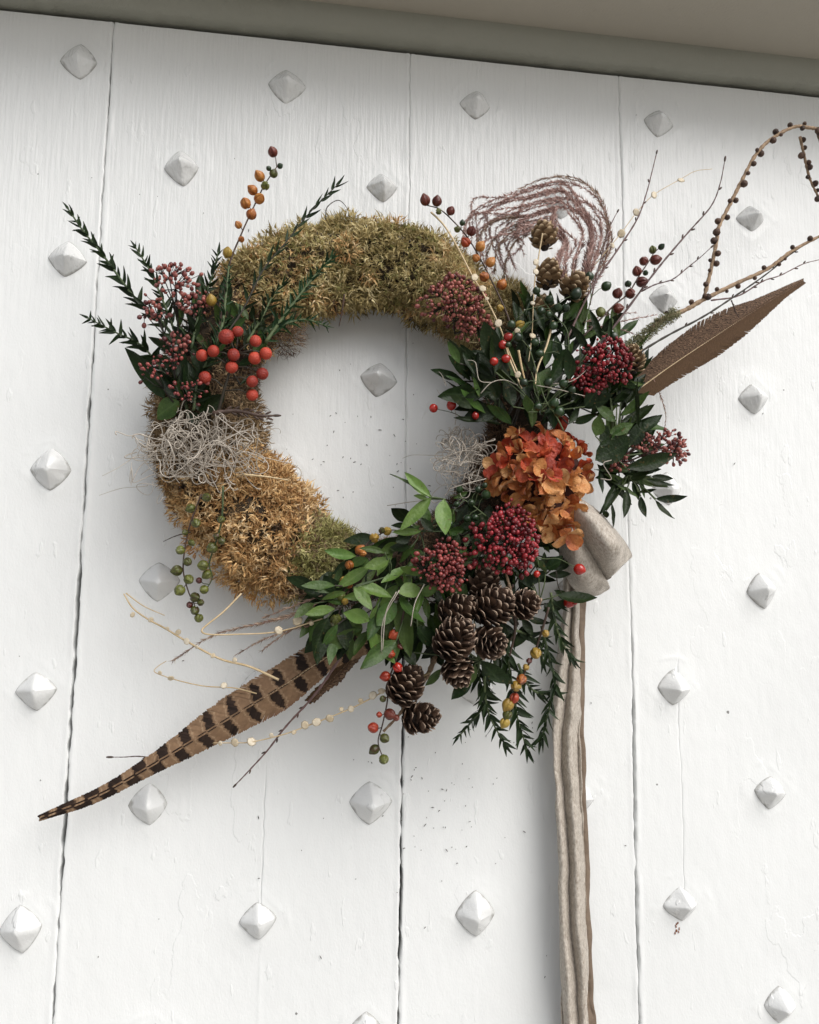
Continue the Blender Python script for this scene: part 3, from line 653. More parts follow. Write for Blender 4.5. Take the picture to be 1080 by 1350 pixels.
leafy('toothed_sprig', 'dark green toothed sprig lying right into the ring opening at upper left', 'sprig', dpath(R2, [(200, 560), (280, 530), (350, 515), (430, 540)], .12, .11), 7, 22, 10, .18, 'needle_green', ang=50, r0=1.8, group=g2)
leafy('toothed_sprig', 'dark green sprig filling the gap above the red ball berries', 'sprig', dpath(R2, [(130, 600), (190, 500), (230, 420), (270, 380)], .12, .12), 7, 22, 12, .2, 'needle_dark', ang=42, r0=1.8, group=g2)
leafy('toothed_sprig', 'dark green sprig tucked behind the red ball berries', 'sprig', dpath(R1, [(620, 1180), (640, 1050), (700, 930), (760, 800)], .11, .115), 6, 26, 18, .22, 'needle_dark', ang=45, r0=1.8, group=g2)
t = thing('laurel_sprig', 'dark glossy laurel leaves at the outer left below the spiky sprigs', 'sprig', at(*R1(560, 1160), .10))
for b, tp, w_, m_ in [((500, 1130), (372, 905), 23, 'leaf_dark'), ((560, 1140), (458, 1205), 27, 'leaf_mid'), ((560, 1130), (480, 1010), 18, 'leaf_dark'), ((600, 1150), (540, 960), 24, 'leaf_dark'), ((620, 1160), (590, 960), 22, 'leaf_dark'),
                      ((640, 1180), (650, 1000), 22, 'leaf_dark'), ((650, 1190), (700, 1060), 20, 'leaf_dark'), ((600, 1190), (640, 1240), 16, 'leaf_dark'), ((660, 1180), (760, 1120), 18, 'leaf_dark'), ((560, 1100), (560, 900), 20, 'leaf_dark')]:
    leafp(t, (*R1(*b), .105), (*R1(*tp), .105), w_, m_, 'broad')
mb = MB(); mb.tube(curve([(*R1(600, 1240), .09), (*R1(590, 1160), .1), (*R1(560, 1080), .105)]), 2*S); part('stem', mb.mesh('stem', root_loc(t)), M['stem_green'], t)
# tiny bud clusters (skimmia-like)
def buds(name, label, base, items, m, n_, rb, stem='stem_dark', seed=0, group='panicles of tiny red buds', flat=.55):
    """items: (cx,cy,rx,ry,d) domes of buds, px; every bud on its own stalk from base"""
    r_ = np.random.default_rng(seed); B = np.array(at(*base)); root = thing(name, label, 'bud cluster', B, group); mb = MB(); st = MB()
    tot = sum(i[2]*i[3] for i in items)
    for (cx, cy, rx, ry, d) in items:
        c = np.array(at(cx, cy, d)); k = int(n_*rx*ry/tot); neck = c*.6+B*.4-VIEW*.004; st.tube([B, neck, c], [1.3*S, 1.1*S, .9*S], 5)
        hubs = []
        for i in range(max(4, k//14)):
            a, q = r_.uniform(0, 6.28), r_.uniform(0, .8)**.5; z = 1-q*q*.8
            hp = c+np.array((math.cos(a)*q*rx*S*.8, 0, math.sin(a)*q*ry*S*.8))+VIEW*flat*min(rx, ry)*S*z*.6; hubs.append(hp); st.tube([neck, (neck+hp)/2+r_.normal(0, .0015, 3), hp], [.9*S, .7*S, .6*S], 4)
        for i in range(k):
            a = i*2.39996; q = math.sqrt((i+.5)/k)*r_.uniform(.88, 1.06)*(1+.13*math.sin(3*a+seed+cx)+.08*math.sin(5*a+cy)); z = math.sqrt(max(0, 1-min(q, 1)**2))
            p = c+np.array((math.cos(a)*q*rx*S, 0, math.sin(a)*q*ry*S))+VIEW*flat*min(rx, ry)*S*z*1.5+r_.normal(0, 2.4*S, 3)
            hb = min(hubs, key=lambda x: np.linalg.norm(x-p)); r = rb*S*r_.uniform(.45, 1.22); ax = nrm(p-hb+VIEW*.002)
            st.tube([hb, p], [.5*S, .4*S], 3, .5, False)
            mb.blob(p, r, 7, 5, float(np.clip(r_.normal(.5, .27), 0, 1)), ax, (1, 1, 1.25))
    part('buds', mb.mesh('buds', B), M[m], root, kind='stuff'); part('stalks', st.mesh('stalks', B), M[stem], root, kind='stuff'); return root
buds('bud_cluster', 'loose crimson bud cluster among the spiky sprigs at the upper left', (*R1(560, 1000), .10), [(*R1(545, 640), 26, 21, .115), (*R1(455, 765), 15, 18, .112), (*R1(620, 740), 22, 18, .11), (*R1(560, 905), 17, 14, .12)], 'bud_pink', 190, 2.5, seed=1)
buds('bud_cluster', 'small dark bud cluster beside the laurel leaf on the left', (*R1(560, 1180), .10), [(*R1(450, 1020), 16, 13, .125), (*R1(600, 1100), 20, 14, .12), (*R1(530, 970), 14, 12, .12)], 'bud_dark', 75, 2.1, seed=2)
buds('bud_cluster', 'round dusky pink bud cluster on the upper right of the moss', (600, 440, .09), [(598, 402, 40, 34, .115), (622, 430, 26, 22, .11)], 'bud_pink', 290, 2.5, seed=3)
buds('bud_cluster', 'crimson bud cluster beside the tan cone at the right', (790, 520, .11), [(798, 478, 33, 30, .145), (775, 505, 24, 18, .14)], 'bud_red', 270, 2.5, seed=4)
buds('bud_cluster', 'pale stalked pink bud cluster farthest to the right', (800, 620, .10), [(878, 588, 28, 21, .12), (845, 585, 22, 14, .12), (885, 598, 18, 16, .118), (815, 612, 15, 12, .12)], 'bud_pink', 190, 2.3, stem='stem_purple', seed=5)
buds('bud_cluster', 'big bright crimson bud cluster below the hydrangea head', (655, 770, .11), [(*R7(940, 385), 40, 36, .15), (*R7(1050, 390), 17, 30, .145), (*R7(1000, 280), 22, 18, .145)], 'bud_red', 330, 2.9, seed=6)
buds('bud_cluster', 'darker bud cluster left of the big crimson one', (590, 770, .11), [(*R7(695, 480), 29, 29, .15)], 'bud_dark', 200, 2.5, seed=7)
# berry sprays
berry_spray('capsule_spray', 'upright spray of yellow and amber capsules at the upper left', 'berry spray', dpath(R1, [(700, 960), (740, 760), (770, 570), (820, 440), (870, 330), (920, 230), (975, 150)], .12, .12),
    [(*R1(952, 97), 6.8, 'b_maroon'), (*R1(935, 165), 3.5, 'b_green'), (*R1(982, 155), 4, 'b_green'), (*R1(955, 187), 6, 'b_olive'), (*R1(897, 198), 7, 'b_orange'), (*R1(920, 238), 6, 'b_olive'), (*R1(868, 256), 7, 'b_orange'), (*R1(895, 292), 7.3, 'b_orange'),
     (*R1(838, 312), 7.4, 'b_orange'), (*R1(862, 358), 7.3, 'b_orange'), (*R1(808, 402), 5, 'b_orange'), (*R1(820, 462), 4.3, 'b_orange'), (*R1(762, 518), 6.6, 'b_yellow'), (*R1(695, 718), 7, 'b_yellow')], 'stem_brown', tip=True)
balls = [(757, 870, 10.3), (805, 848, 7.5), (880, 888, 8), (703, 930, 8.3), (655, 948, 8), (788, 946, 8), (877, 960, 8.2), (923, 940, 8), (780, 998, 8.2), (668, 1040, 8.2), (908, 1025, 8), (866, 1057, 8), (866, 1114, 7.6)]
berry_spray('ball_berry_spray', 'cluster of scarlet beaded ball berries at the upper left of the ring', 'berry spray', dpath(R1, [(720, 1200), (740, 1120), (770, 1020), (800, 930)], .11, .135),
    [(*R1(x, y), r, 'ball') for x, y, r in balls], 'stem_dark', kind='ball', r0=2)
def twig(name, label, pts, r0=1.1, m='stem_purple', budr=1.7, nb=6, seed=0, tipb=True, group='thin budded twigs'):
    def addbud(cc_, r__, ax_, sc_):
        b = MB(); b.blob(cc_, r__, 6, 5, .5, ax_, sc_); part('bud', b.mesh('bud', c[0]), M['stem_brown'], root)
    r_ = random.Random(seed); c = curve(pts); root = thing(name, label, 'twig', c[0], group); mb = MB(); rr = list(np.linspace(r0*S, r0*S*.4, len(c))); 
    for i in range(len(rr)): rr[i] *= 1+.18*math.sin(i*2.1+seed)
    mb.tube(c, rr, 6); part('stem', mb.mesh('stem', c[0]), M[m], root); s = arclen(c)
    for k in range(nb):
        p, tg = sample(c, s, s[-1]*(.25+.68*k/nb+r_.uniform(-.03, .03))); sd_ = np.cross(tg, VIEW)*(1 if k % 2 else -1); ax = nrm(tg+sd_*.45)
        addbud(p+sd_*r0*S*.9+ax*budr*S*.8, budr*S, ax, (.62, .62, 1.7))
    if tipb: addbud(c[-1], budr*S*1.25, nrm(c[-1]-c[-2]), (.6, .6, 1.9))
    return root
t = twig('twig', 'short stubby brown twig end sticking into the ring opening below the red balls', dpath(R1, [(700, 1190), (800, 1180), (900, 1200), (968, 1200)], .115, .11), 3.2, 'stem_brown', 2.4, 12, 3, group=None)
# green capsule sprays lower left
berry_spray('capsule_spray', 'longer hanging spray of green capsules at the lower left', 'berry spray', dpath(R6, [(378, 430), (330, 560), (308, 660), (300, 760), (322, 850), (345, 900), (365, 960)], .125, .09),
    [(*R6(400, 445), 6, 'b_olive'), (*R6(333, 492), 6, 'b_olive'), (*R6(355, 555), 6, 'b_olive'), (*R6(308, 595), 4, 'b_olive'), (*R6(335, 640), 4.3, 'b_olive'), (*R6(287, 672), 6, 'b_olive'), (*R6(318, 722), 5.7, 'b_olive'), (*R6(273, 760), 7.2, 'b_olive'), (*R6(323, 798), 6.5, 'b_olive'),
     (*R6(285, 845), 7.3, 'b_olive'), (*R6(350, 875), 6.6, 'b_olive'), (*R6(328, 908), 4.5, 'b_maroon'), (*R6(375, 898), 4.6, 'b_olive'), (*R6(350, 932), 6, 'b_olive'), (*R6(367, 965), 6, 'b_olive')], 'stem_brown', tip=True, group='hanging sprays of green capsules', r0=1.1)
berry_spray('capsule_spray', 'shorter hanging spray of green capsules against the golden moss', 'berry spray', dpath(R6, [(472, 395), (466, 540), (440, 640), (412, 730), (425, 790), (395, 850)], .135, .10),
    [(*R6(463, 540), 5, 'b_olive'), (*R6(465, 632), 5, 'b_olive'), (*R6(425, 662), 7.3, 'b_olive'), (*R6(385, 738), 7, 'b_olive'), (*R6(402, 778), 6, 'b_olive'), (*R6(368, 803), 4.2, 'b_maroon'), (*R6(390, 842), 6, 'b_olive'), (*R6(445, 610), 4.5, 'b_olive')], 'stem_green', tip=True, group='hanging sprays of green capsules', r0=1.2)
twig('twig', 'short dark twig poking left from the moss above the green capsules', dpath(R6, [(330, 595), (270, 610), (213, 635)], .09, .06), 1, 'stem_dark', 1, 0, 2, False, None)
twig('twig', 'pale broken twig lying on the golden moss', dpath(R6, [(560, 345), (660, 355), (755, 370)], .12, .115), 1.6, 'straw', 1, 0, 2, False, None)
twig('twig', 'hooked dark wisp standing up from the top of the moss', dpath(R2, [(425, 140), (430, 95), (470, 68), (500, 90), (515, 130)], .09, .09), .8, 'stem_dark', 1, 0, 2, False, None)
twig('twig', 'short brown root end hanging under the top of the ring', dpath(R2, [(495, 420), (485, 490), (475, 540)], .08, .07), 1.3, 'stem_brown', 1, 0, 2, False, None)
# ================================================================== feathers
def feather(name, label, shaft, hw_up, hw_dn, colmat, ns=260, camber=.25, seed=0, ang=28, rag=.05):
    """shaft: (px,py,d) base->tip; half widths in px given as lists along the shaft"""
    r_ = np.random.default_rng(seed); c = curve(shaft, 14); s = arclen(c); T = s[-1]; root = thing(name, label, 'feather', c[0]); mb = MB()
    mb.tube(c, list(np.linspace(1.1*S, .3*S, len(c))), 6); part('shaft', mb.mesh('shaft', c[0]), M['straw'], root)
    for sgn, hw, nm in ((1, hw_up, 'vane'), (-1, hw_dn, 'vane')):
        Pn, Dn, Nn, Ln, Wn, Cn, En, Tn_ = [], [], [], [], [], [], [], []; drop = 0
        for i in range(ns):
            f = (i+.5)/ns; p, tg = sample(c, s, f*T*.992); sd_ = nrm(np.cross(tg, VIEW))*sgn
            w_ = np.interp(f, np.linspace(0, 1, len(hw)), hw)*S*.93
            saw = ((i*(1.0+.13*math.sin(i*.05+seed+sgn)))/(17+6*sgn)) % 1.0; a = math.radians(ang+16*(1-f)+1.8*(saw-.5)); drop = drop*.9+r_.normal(0, rag*.22); D = tg*math.cos(a)+sd_*math.sin(a)-VIEW*camber*.5+r_.normal(0, .012, 3)
            L = w_/math.sin(a)*(1+r_.normal(0, rag*.35)-abs(drop)*.7); Pn.append(p-VIEW*(-.0003+.0001*(i % 3))); Dn.append(D); Nn.append(-VIEW+tg*.5); Ln.append(L); Wn.append(T/ns*5.0); Cn.append(camber); En.append((f*T/S/100, sgn*w_/S/30, math.cos(a)*L/S/100)); Tn_.append(r_.uniform(0, 1))
        me = strips('vane', Pn, Dn, Nn, np.array(Ln), np.array(Wn), np.array(Cn), np.array(Tn_), 7, c[0], np.array(En), tip=.45)
        part(nm, me, colmat, root)
    return root
def feather_mat(name, bars):
    m = bpy.data.materials.new(name); m.use_nodes = True; t = m.node_tree; N = t.nodes; Lk = t.links; b = N['Principled BSDF']; b.inputs['Roughness'].default_value = .7; b.inputs['Specular IOR Level'].default_value = .2
    a = N.new('ShaderNodeAttribute'); a.attribute_name = 'along'; sx = N.new('ShaderNodeSeparateXYZ'); Lk.new(a.outputs['Vector'], sx.inputs[0])
    ti = N.new('ShaderNodeAttribute'); ti.attribute_name = 'tint'
    def mm(op, p, q, r=None):
        x = N.new('ShaderNodeMath'); x.operation = op
        for k, v in enumerate((p, q, r)):
            if v is None: continue
            if isinstance(v, (int, float)): x.inputs[k].default_value = v
            else: Lk.new(v, x.inputs[k])
        return x.outputs[0]
    def mix(f, c, d):
        x = N.new('ShaderNodeMix'); x.data_type = 'RGBA'; Lk.new(f, x.inputs[0])
        for k, v in ((6, c), (7, d)):
            if isinstance(v, tuple): x.inputs[k].default_value = (*v, 1)
            else: Lk.new(v, x.inputs[k])
        return x.outputs[2]
    no = N.new('ShaderNodeTexNoise'); no.inputs['Scale'].default_value = 9 if bars else 45; no.inputs['Detail'].default_value = 4; Lk.new(a.outputs['Vector'], no.inputs['Vector'])
    U, V_ = sx.outputs[0], sx.outputs[1]
    if bars:
        av = mm('ABSOLUTE', V_, 0)
        col = mix(mm('MULTIPLY', no.outputs['Fac'], 1.0), (.13, .075, .042), (.34, .215, .125))
        edge = mm('MINIMUM', mm('MAXIMUM', mm('MULTIPLY', mm('SUBTRACT', mm('MULTIPLY', V_, -1.0), .75), 3.0), 0), 1)
        col = mix(mm('MULTIPLY', edge, .8), col, (.17, .07, .05))
        ph = mm('ADD', mm('MULTIPLY', U, 3.1), mm('ADD', mm('MULTIPLY', mm('SUBTRACT', no.outputs['Fac'], .5), .28), mm('MULTIPLY', mm('GREATER_THAN', V_, 0), .42)))
        fr_ = mm('ABSOLUTE', mm('SUBTRACT', mm('FRACT', ph, 0), .5), 0)
        inner = mm('LESS_THAN', av, 3.0)
        wdt = mm('ADD', .20, mm('MULTIPLY', mm('MAXIMUM', mm('SUBTRACT', U, 2.4), 0), .09))
        wdt = mm('SUBTRACT', wdt, mm('MULTIPLY', mm('MAXIMUM', mm('SUBTRACT', av, .55), 0), .55))
        bar = mm('MINIMUM', mm('MAXIMUM', mm('MULTIPLY', mm('SUBTRACT', wdt, fr_), 22), 0), 1)
        pale = mm('MINIMUM', mm('MAXIMUM', mm('SUBTRACT', 1.0, mm('MULTIPLY', mm('ABSOLUTE', mm('SUBTRACT', fr_, mm('ADD', wdt, .07)), 0), 22)), 0), 1)
        col = mix(mm('MULTIPLY', pale, .45), col, (.48, .35, .22)); col = mix(bar, col, (.014, .008, .006))
    else:
        col = mix(mm('MINIMUM', mm('MAXIMUM', mm('MULTIPLY', mm('SUBTRACT', no.outputs['Fac'], .42), 5), 0), 1), (.026, .014, .008), (.23, .14, .085))
        up = mm('GREATER_THAN', V_, 0.0); sm_ = mix(no.outputs['Fac'], (.06, .033, .017), (.15, .088, .046)); col = mix(mm('MULTIPLY', up, .85), col, sm_)
    col = mix(mm('MULTIPLY', ti.outputs['Fac'], .25), col, (.10, .06, .04))
    Lk.new(col, b.inputs['Base Color']); return m
M['barred'] = feather_mat('barred_feather', True); M['brownf'] = feather_mat('brown_feather', False)
feather('pheasant_feather', 'long barred brown pheasant tail feather pointing to the lower left', [(505, 842, .085), (440, 862, .082), (372, 905, .078), (300, 948, .07), (210, 1003, .06), (130, 1048, .048), (52, 1079, .04)],
        [12, 25, 30, 28, 21, 14, 10, 8, 3.5], [14, 24, 30, 27, 21, 14, 10, 8, 3.5], M['barred'], 330, .22, 1)
feather('wing_feather', 'plain mottled brown wing feather pointing to the upper right', [(838, 516, .10), (888, 480, .098), (942, 444, .095), (995, 409, .09), (1032, 386, .085), (1059, 371, .08)],
        [20, 24, 27, 24, 17, 9, 4], [20, 27, 31, 25, 14, 8, 4], M['brownf'], 300, .14, 2, rag=.012)
t = feather('feather', 'small dark downy feather under the base of the barred feather', [(480, 850, .08), (445, 890, .07), (410, 922, .06)], [9, 10, 5], [9, 10, 5], M['brownf'], 60, .3, 3, rag=.4)
# ================================================================== cones
def scale_mesh(seed):
    r_ = random.Random(seed); rows, cols = 6, 5; V = np.zeros((rows*2, cols, 3)); out = []
    for side in (1, -1):
        for i in range(rows):
            tt = i/(rows-1); wv = (.24+.36*math.sin(math.pi*min(tt*.72, 1)))*(1 if tt < .8 else .86 if tt < 1 else .5)
            row = [((j-2)/2*wv, tt-(abs(j-2)/2)**2*.14*tt, .10*tt*tt*1.5+(-.10)*(abs(j-2)/2)**2+side*.028*(1 if 0 < i < rows-1 else .6)) for j in range(cols)]
            out.append(row)
    A = np.array(out[:rows]); B = np.array(out[rows:])[::-1]
    return grid_mesh('scale', np.concatenate([A, B, A[:1]]))
SCM = [scale_mesh(i) for i in range(3)]
def cone(label, c_, ax2, Lpx, Wpx, m, n_=52, open_=.55, group='small brown cones', toward=.35, sc=.34, stalk=None):
    """c_: centre (px,py,d); ax2: screen direction of the tip (dx,dy)"""
    c = np.array(at(*c_)); ax = nrm(np.array((ax2[0], 0, -ax2[1]))/math.hypot(*ax2)+VIEW*toward); L = Lpx*S*.84; W = Wpx*S*.78/2; base = c-ax*L/2
    root = thing('pine_cone', label, 'pine cone', base, group); q = np.array(Vector(ax).orthogonal().normalized()); r = np.cross(ax, q)
    mb = MB(); pts = [base+ax*L*f for f in np.linspace(-.02, .93, 9)]; mb.tube(pts, [W*.50*max(.12, math.sin(math.pi*min(f*.9+.12, 1))**.7) for f in np.linspace(0, 1, 9)], 8); part('core', mb.mesh('core', base), M['cone_core'], root)
    for i in range(n_):
        if random.random() < .07: continue
        f = (i+.5)/n_; a = i*2.39996+random.gauss(0, .07); pr = math.sin(math.pi*min(f*.86+.13, 1))**.75; rad = np.cos(a)*q+np.sin(a)*r
        el = open_*(1-f)**.6*1.25; d = nrm(rad*(math.sin(min(el, 1.35))+.34)+ax*(.10+f*.95)+rng.normal(0, .09, 3))
        l = W*(.56+sc)*(.5+.5*pr)*random.uniform(.88, 1.1); p = base+ax*L*(.04+.84*f)+rad*W*.36*pr
        wd = l*random.uniform(.82, 1.02); nr = nrm(ax*.9-rad*.35+rng.normal(0, .06, 3))
        part('scale', SCM[i % 3], M[m], root, frame(Vector(p), d, -nr if False else nr, (wd*1.02, l, l*1.0)))
    if stalk:
        sb = MB(); sb.tube(curve([(c_[0], c_[1], c_[2]-.004)]+[stalk], 6), 1.4*S); part('stalk', sb.mesh('stalk', base), M['straw'], root)
    return root
gT = 'pale open cones at the upper right'; gB = 'dark brown cones at the bottom of the wreath'
cone('topmost pale cone standing inside the pink plume', (717, 311, .115), (-.1, -1), 42, 41, 'cone_tan', 46, .8, gT, .1)
cone('pale cone in the middle of the upright column', (723, 362, .12), (.15, -1), 44, 40, 'cone_tan', 46, .8, gT, .15)
cone('pale broad cone leaning right under the pink plume', (757, 378, .13), (.5, -1), 40, 45, 'cone_tan', 46, .85, gT, .3)
cone('pale cone half hidden behind the green berries', (716, 408, .11), (0, -1), 40, 38, 'cone_tan', 42, .8, gT, .1)
cone('pale cone beside the brown wing feather', (835, 474, .145), (-.25, -1), 40, 36, 'cone_tan', 44, .75, gT, .45)
cone('roundest brown cone at the front of the bottom cluster', (*R8(358, 445), .155), (.6, -1), 58, 56, 'cone_brown', 68, .8, gB, .5)
cone('brown cone just above the roundest one', (*R8(370, 305), .145), (1, -.5), 52, 46, 'cone_brown', 60, .8, gB, .4)
cone('brown cone in the middle of the bottom cluster', (*R8(540, 290), .15), (1, -.75), 58, 55, 'cone_brown', 64, .8, gB, .4)
cone('shadowed brown cone at the top of the cluster', (*R8(500, 190), .135), (.2, -1), 50, 46, 'cone_brown', 56, .8, gB, .2)
cone('ragged brown cone at the right of the cluster', (*R8(688, 280), .15), (1, -.6), 40, 44, 'cone_brown', 52, .85, gB, .8)
cone('ragged brown cone right of the roundest one', (*R8(520, 455), .15), (.5, .1), 46, 46, 'cone_brown', 56, .9, gB, 1.2)
cone('ragged brown cone hanging below the roundest one', (*R8(370, 585), .14), (.4, 1), 44, 46, 'cone_brown', 56, .95, gB, .5)
cone('brown cone on the pale twig at the bottom', (*R8(125, 660), .12), (.55, -1), 56, 52, 'cone_brown', 62, .8, gB, .4, stalk=(*R8(240, 600), .11))
cone('lowest brown cone tipped toward the right', (*R8(195, 815), .11), (1, -.15), 50, 46, 'cone_brown', 56, .85, gB, .5, stalk=(*R8(110, 770), .10))
twig('twig', 'pale peeling twig carrying the lowest brown cones', dpath(R8, [(270, 520), (225, 620), (150, 720), (95, 800), (20, 880)], .11, .10), 3.4, 'larch', 2, 0, 4, False, None)
twig('twig', 'pale forked twig standing above the brown cones', dpath(R8, [(640, 330), (625, 220), (600, 120)], .14, .15), 3.2, 'larch', 2, 2, 5, False, None)
twig('twig', 'brown bare stem between the hanging sprigs and the cones', dpath(R8, [(640, 300), (645, 400), (620, 520)], .13, .12), 2.6, 'stem_brown', 2, 2, 6, False, None)
# ================================================================== hydrangea
hc = at(712, 622, .16); hy = thing('hydrangea_head', 'faded orange and rust hydrangea flower head on the right of the ring', 'flower head', at(712, 640, .09))
hb = MB(); hb.blob(np.array(at(712, 625, .115)), 62*S*.88, 18, 10, .5, None, (1, .38, .82)); hb.blob(np.array(at(735, 675, .115)), 32*S, 14, 8, .5, None, (1, .5, .9)); part('shade_core', hb.mesh('shade_core', root_loc(hy)), mat('petal_gap_shade', (.04, .010, .006), (.11, .03, .012), .8), hy)  # dark body behind the petals, coloured to give the shade in the gaps
fl = []
for i in range(38):
    a = i*2.39996+.4; q = math.sqrt((i+.5)/38); fl.append((712+math.cos(a)*q*66, 619+math.sin(a)*q*50, .150-.042*q*q+random.uniform(-.004, .008), q, a))
for x, y in [(700, 688), (725, 690), (745, 692), (738, 672), (716, 672), (748, 705), (735, 698), (690, 672), (757, 668)]: fl.append((x, y, random.uniform(.125, .145), .8, 1.3))
for (x, y, d, q, a) in fl:
    c = np.array(at(x, y, d)); fn = nrm(VIEW*1.0+np.array((math.cos(a), 0, -math.sin(a)))*q*1.1+rng.normal(0, .55, 3)); e1 = nrm(np.cross(fn, rng.normal(0, 1, 3))); e2 = np.cross(fn, e1)
    red = (x < 770 and y < 625 and random.random() < .62 and x > 640) 
    for k in range(4):
        b = k*math.pi/2+random.gauss(0, .18); dd = nrm(e1*math.cos(b)+e2*math.sin(b)+fn*random.uniform(-.1, 1.0)); L = random.uniform(14, 22)*S
        part('petal', random.choice(LM['petal']), M['petal_red' if red and random.random() < .8 else 'petal'], hy, frame(Vector(c+dd*.0008), dd, fn, (L*random.uniform(.9, 1.15), L, L*random.uniform(.8, 1.5))))
# ================================================================== ribbon
def velvet():
    m = bpy.data.materials.new('velvet'); m.use_nodes = True; t = m.node_tree; N = t.nodes; Lk = t.links; b = N['Principled BSDF']
    b.inputs['Roughness'].default_value = .62; b.inputs['Sheen Weight'].default_value = .8; b.inputs['Sheen Roughness'].default_value = .25; b.inputs['Sheen Tint'].default_value = (1, .92, .82, 1)
    g = N.new('ShaderNodeNewGeometry'); mp = N.new('ShaderNodeMapping'); mp.inputs['Scale'].default_value = (1, 1, .55); Lk.new(g.outputs['Position'], mp.inputs[0])
    a = N.new('ShaderNodeTexNoise'); a.inputs['Scale'].default_value = 420; a.inputs['Detail'].default_value = 7; a.inputs['Roughness'].default_value = .7; Lk.new(mp.outputs[0], a.inputs['Vector'])
    r = N.new('ShaderNodeValToRGB'); Lk.new(a.outputs['Fac'], r.inputs[0]); e = r.color_ramp.elements; e[0].position = .35; e[0].color = (.27, .225, .18, 1); e[1].position = .68; e[1].color = (.58, .53, .46, 1)
    Lk.new(r.outputs[0], b.inputs['Base Color']); bp = N.new('ShaderNodeBump'); bp.inputs['Strength'].default_value = .5; bp.inputs['Distance'].default_value = .0016; Lk.new(a.outputs['Fac'], bp.inputs['Height']); Lk.new(bp.outputs[0], b.inputs['Normal'])
    return m
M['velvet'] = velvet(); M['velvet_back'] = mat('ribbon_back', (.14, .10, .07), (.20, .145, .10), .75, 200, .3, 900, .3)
rb = thing('ribbon', 'crushed beige velvet ribbon with a folded loop and a long tail hanging down', 'ribbon', at(750, 700, .10))
def patch(ctrl, nu=28, nv=28):
    Wd = np.array([[at(*p) for p in row] for row in ctrl], float)
    def cr(A, nn, ax):
        A = np.moveaxis(A, ax, 0); m = len(A); E = np.concatenate([[2*A[0]-A[1]], A, [2*A[-1]-A[-2]]]); o = []
        for q in np.linspace(0, m-1-1e-6, nn):
            i = int(q); t = q-i; a, b, c, d = E[i:i+4]; o.append(.5*(2*b+(c-a)*t+(2*a-5*b+4*c-d)*t*t+(-a+3*b-3*c+d)*t**3))
        return np.moveaxis(np.array(o), 0, ax)
    return cr(cr(Wd, nu, 0), nv, 1)
def cloth(name, G, m, th=.0012, wr=.0):
    if wr: 
        sh = G.shape; G = G+np.array((0, -1, 0))*(wr*sn(G.reshape(-1, 3)*np.array((1.6, 1, 1.2)), 190, 5).reshape(sh[:2]))[..., None]
    o = part(name, grid_mesh(name, G, root_loc(rb)), m, rb); s_ = o.modifiers.new('thick', 'SOLIDIFY'); s_.thickness = th; return o
la = patch([[(742, 664, .11), (755, 658, .125), (768, 660, .12), (782, 668, .10)], [(752, 692, .115), (770, 680, .145), (785, 678, .14), (800, 688, .105)], [(768, 725, .105), (788, 708, .15), (805, 702, .145), (822, 712, .10)],
            [(782, 745, .085), (800, 733, .14), (818, 722, .14), (832, 731, .09)], [(797, 768, .075), (808, 757, .105), (820, 745, .105), (830, 736, .08)]], 40, 32)
cloth('loop', la, M['velvet'], wr=.0026)
lb = patch([[(732, 668, .10), (742, 668, .12), (752, 675, .12), (760, 690, .10)], [(735, 705, .10), (748, 702, .13), (762, 706, .13), (776, 722, .105)], [(742, 742, .09), (758, 740, .125), (776, 742, .125), (793, 757, .10)],
            [(752, 768, .08), (766, 768, .11), (784, 767, .11), (803, 770, .09)], [(762, 780, .06), (774, 784, .075), (788, 784, .075), (802, 776, .06)]], 36, 28)
cloth('loop', lb, M['velvet'], wr=.0022)
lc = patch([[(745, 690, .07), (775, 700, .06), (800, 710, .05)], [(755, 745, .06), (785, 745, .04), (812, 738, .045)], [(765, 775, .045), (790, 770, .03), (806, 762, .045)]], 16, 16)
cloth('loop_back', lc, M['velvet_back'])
# tail: front layer with long folds, back layer folded behind it
def tail(name, ys, xl, xr, d0, amp, m, seed, folds=1.7):
    G = []
    for i, y in enumerate(np.linspace(ys[0], ys[1], 260)):
        f = i/259; a = np.interp(y, *zip(*xl)); b = np.interp(y, *zip(*xr)); row = []
        a += 1.3*(vn(np.array([y/26.]), np.array([0.]), seed)[0]-.5)*2; b += 1.6*(vn(np.array([y/22.]), np.array([3.]), seed+1)[0]-.5)*2
        for j in range(34):
            s = j/33; ph = folds*2*math.pi*s+1.2*math.sin(y/95.+seed)+.6*math.sin(y/37.); V1 = lambda a_, b_, q_: float(vn(np.array([y/a_]), np.array([s*b_]), q_)[0]-.5); cr_ = abs(math.sin(ph*.5+.5+.5*math.sin(y/140.))); dd = d0+amp*(1-cr_**.5)*-1.1+amp*.7*math.sin(ph)+.0020*V1(24., 3.2, seed+4)+.0012*V1(7., 6., seed+6)+.0024*V1(70., 5., seed+5)
            dd -= .004*(s**6+(1-s)**6)
            row.append(at(a+(b-a)*s, y, max(dd, .006)))
        G.append(row)
    return cloth(name, np.array(G, float), m, .0009, .0005)
tail('tail', (745, 1400), [(745, 744), (800, 742), (900, 731), (960, 728), (1030, 732), (1120, 737), (1230, 739), (1400, 741)], [(745, 765), (800, 764), (900, 764), (960, 765), (1100, 769), (1240, 774), (1400, 775)], .040, .0062, M['velvet'], 3)
tail('tail_back', (750, 1400), [(750, 750), (900, 746), (1400, 752)], [(750, 772), (800, 771), (960, 770), (1100, 774), (1250, 780), (1400, 787)], .022, .0012, M['velvet_back'], 8, 1.1)
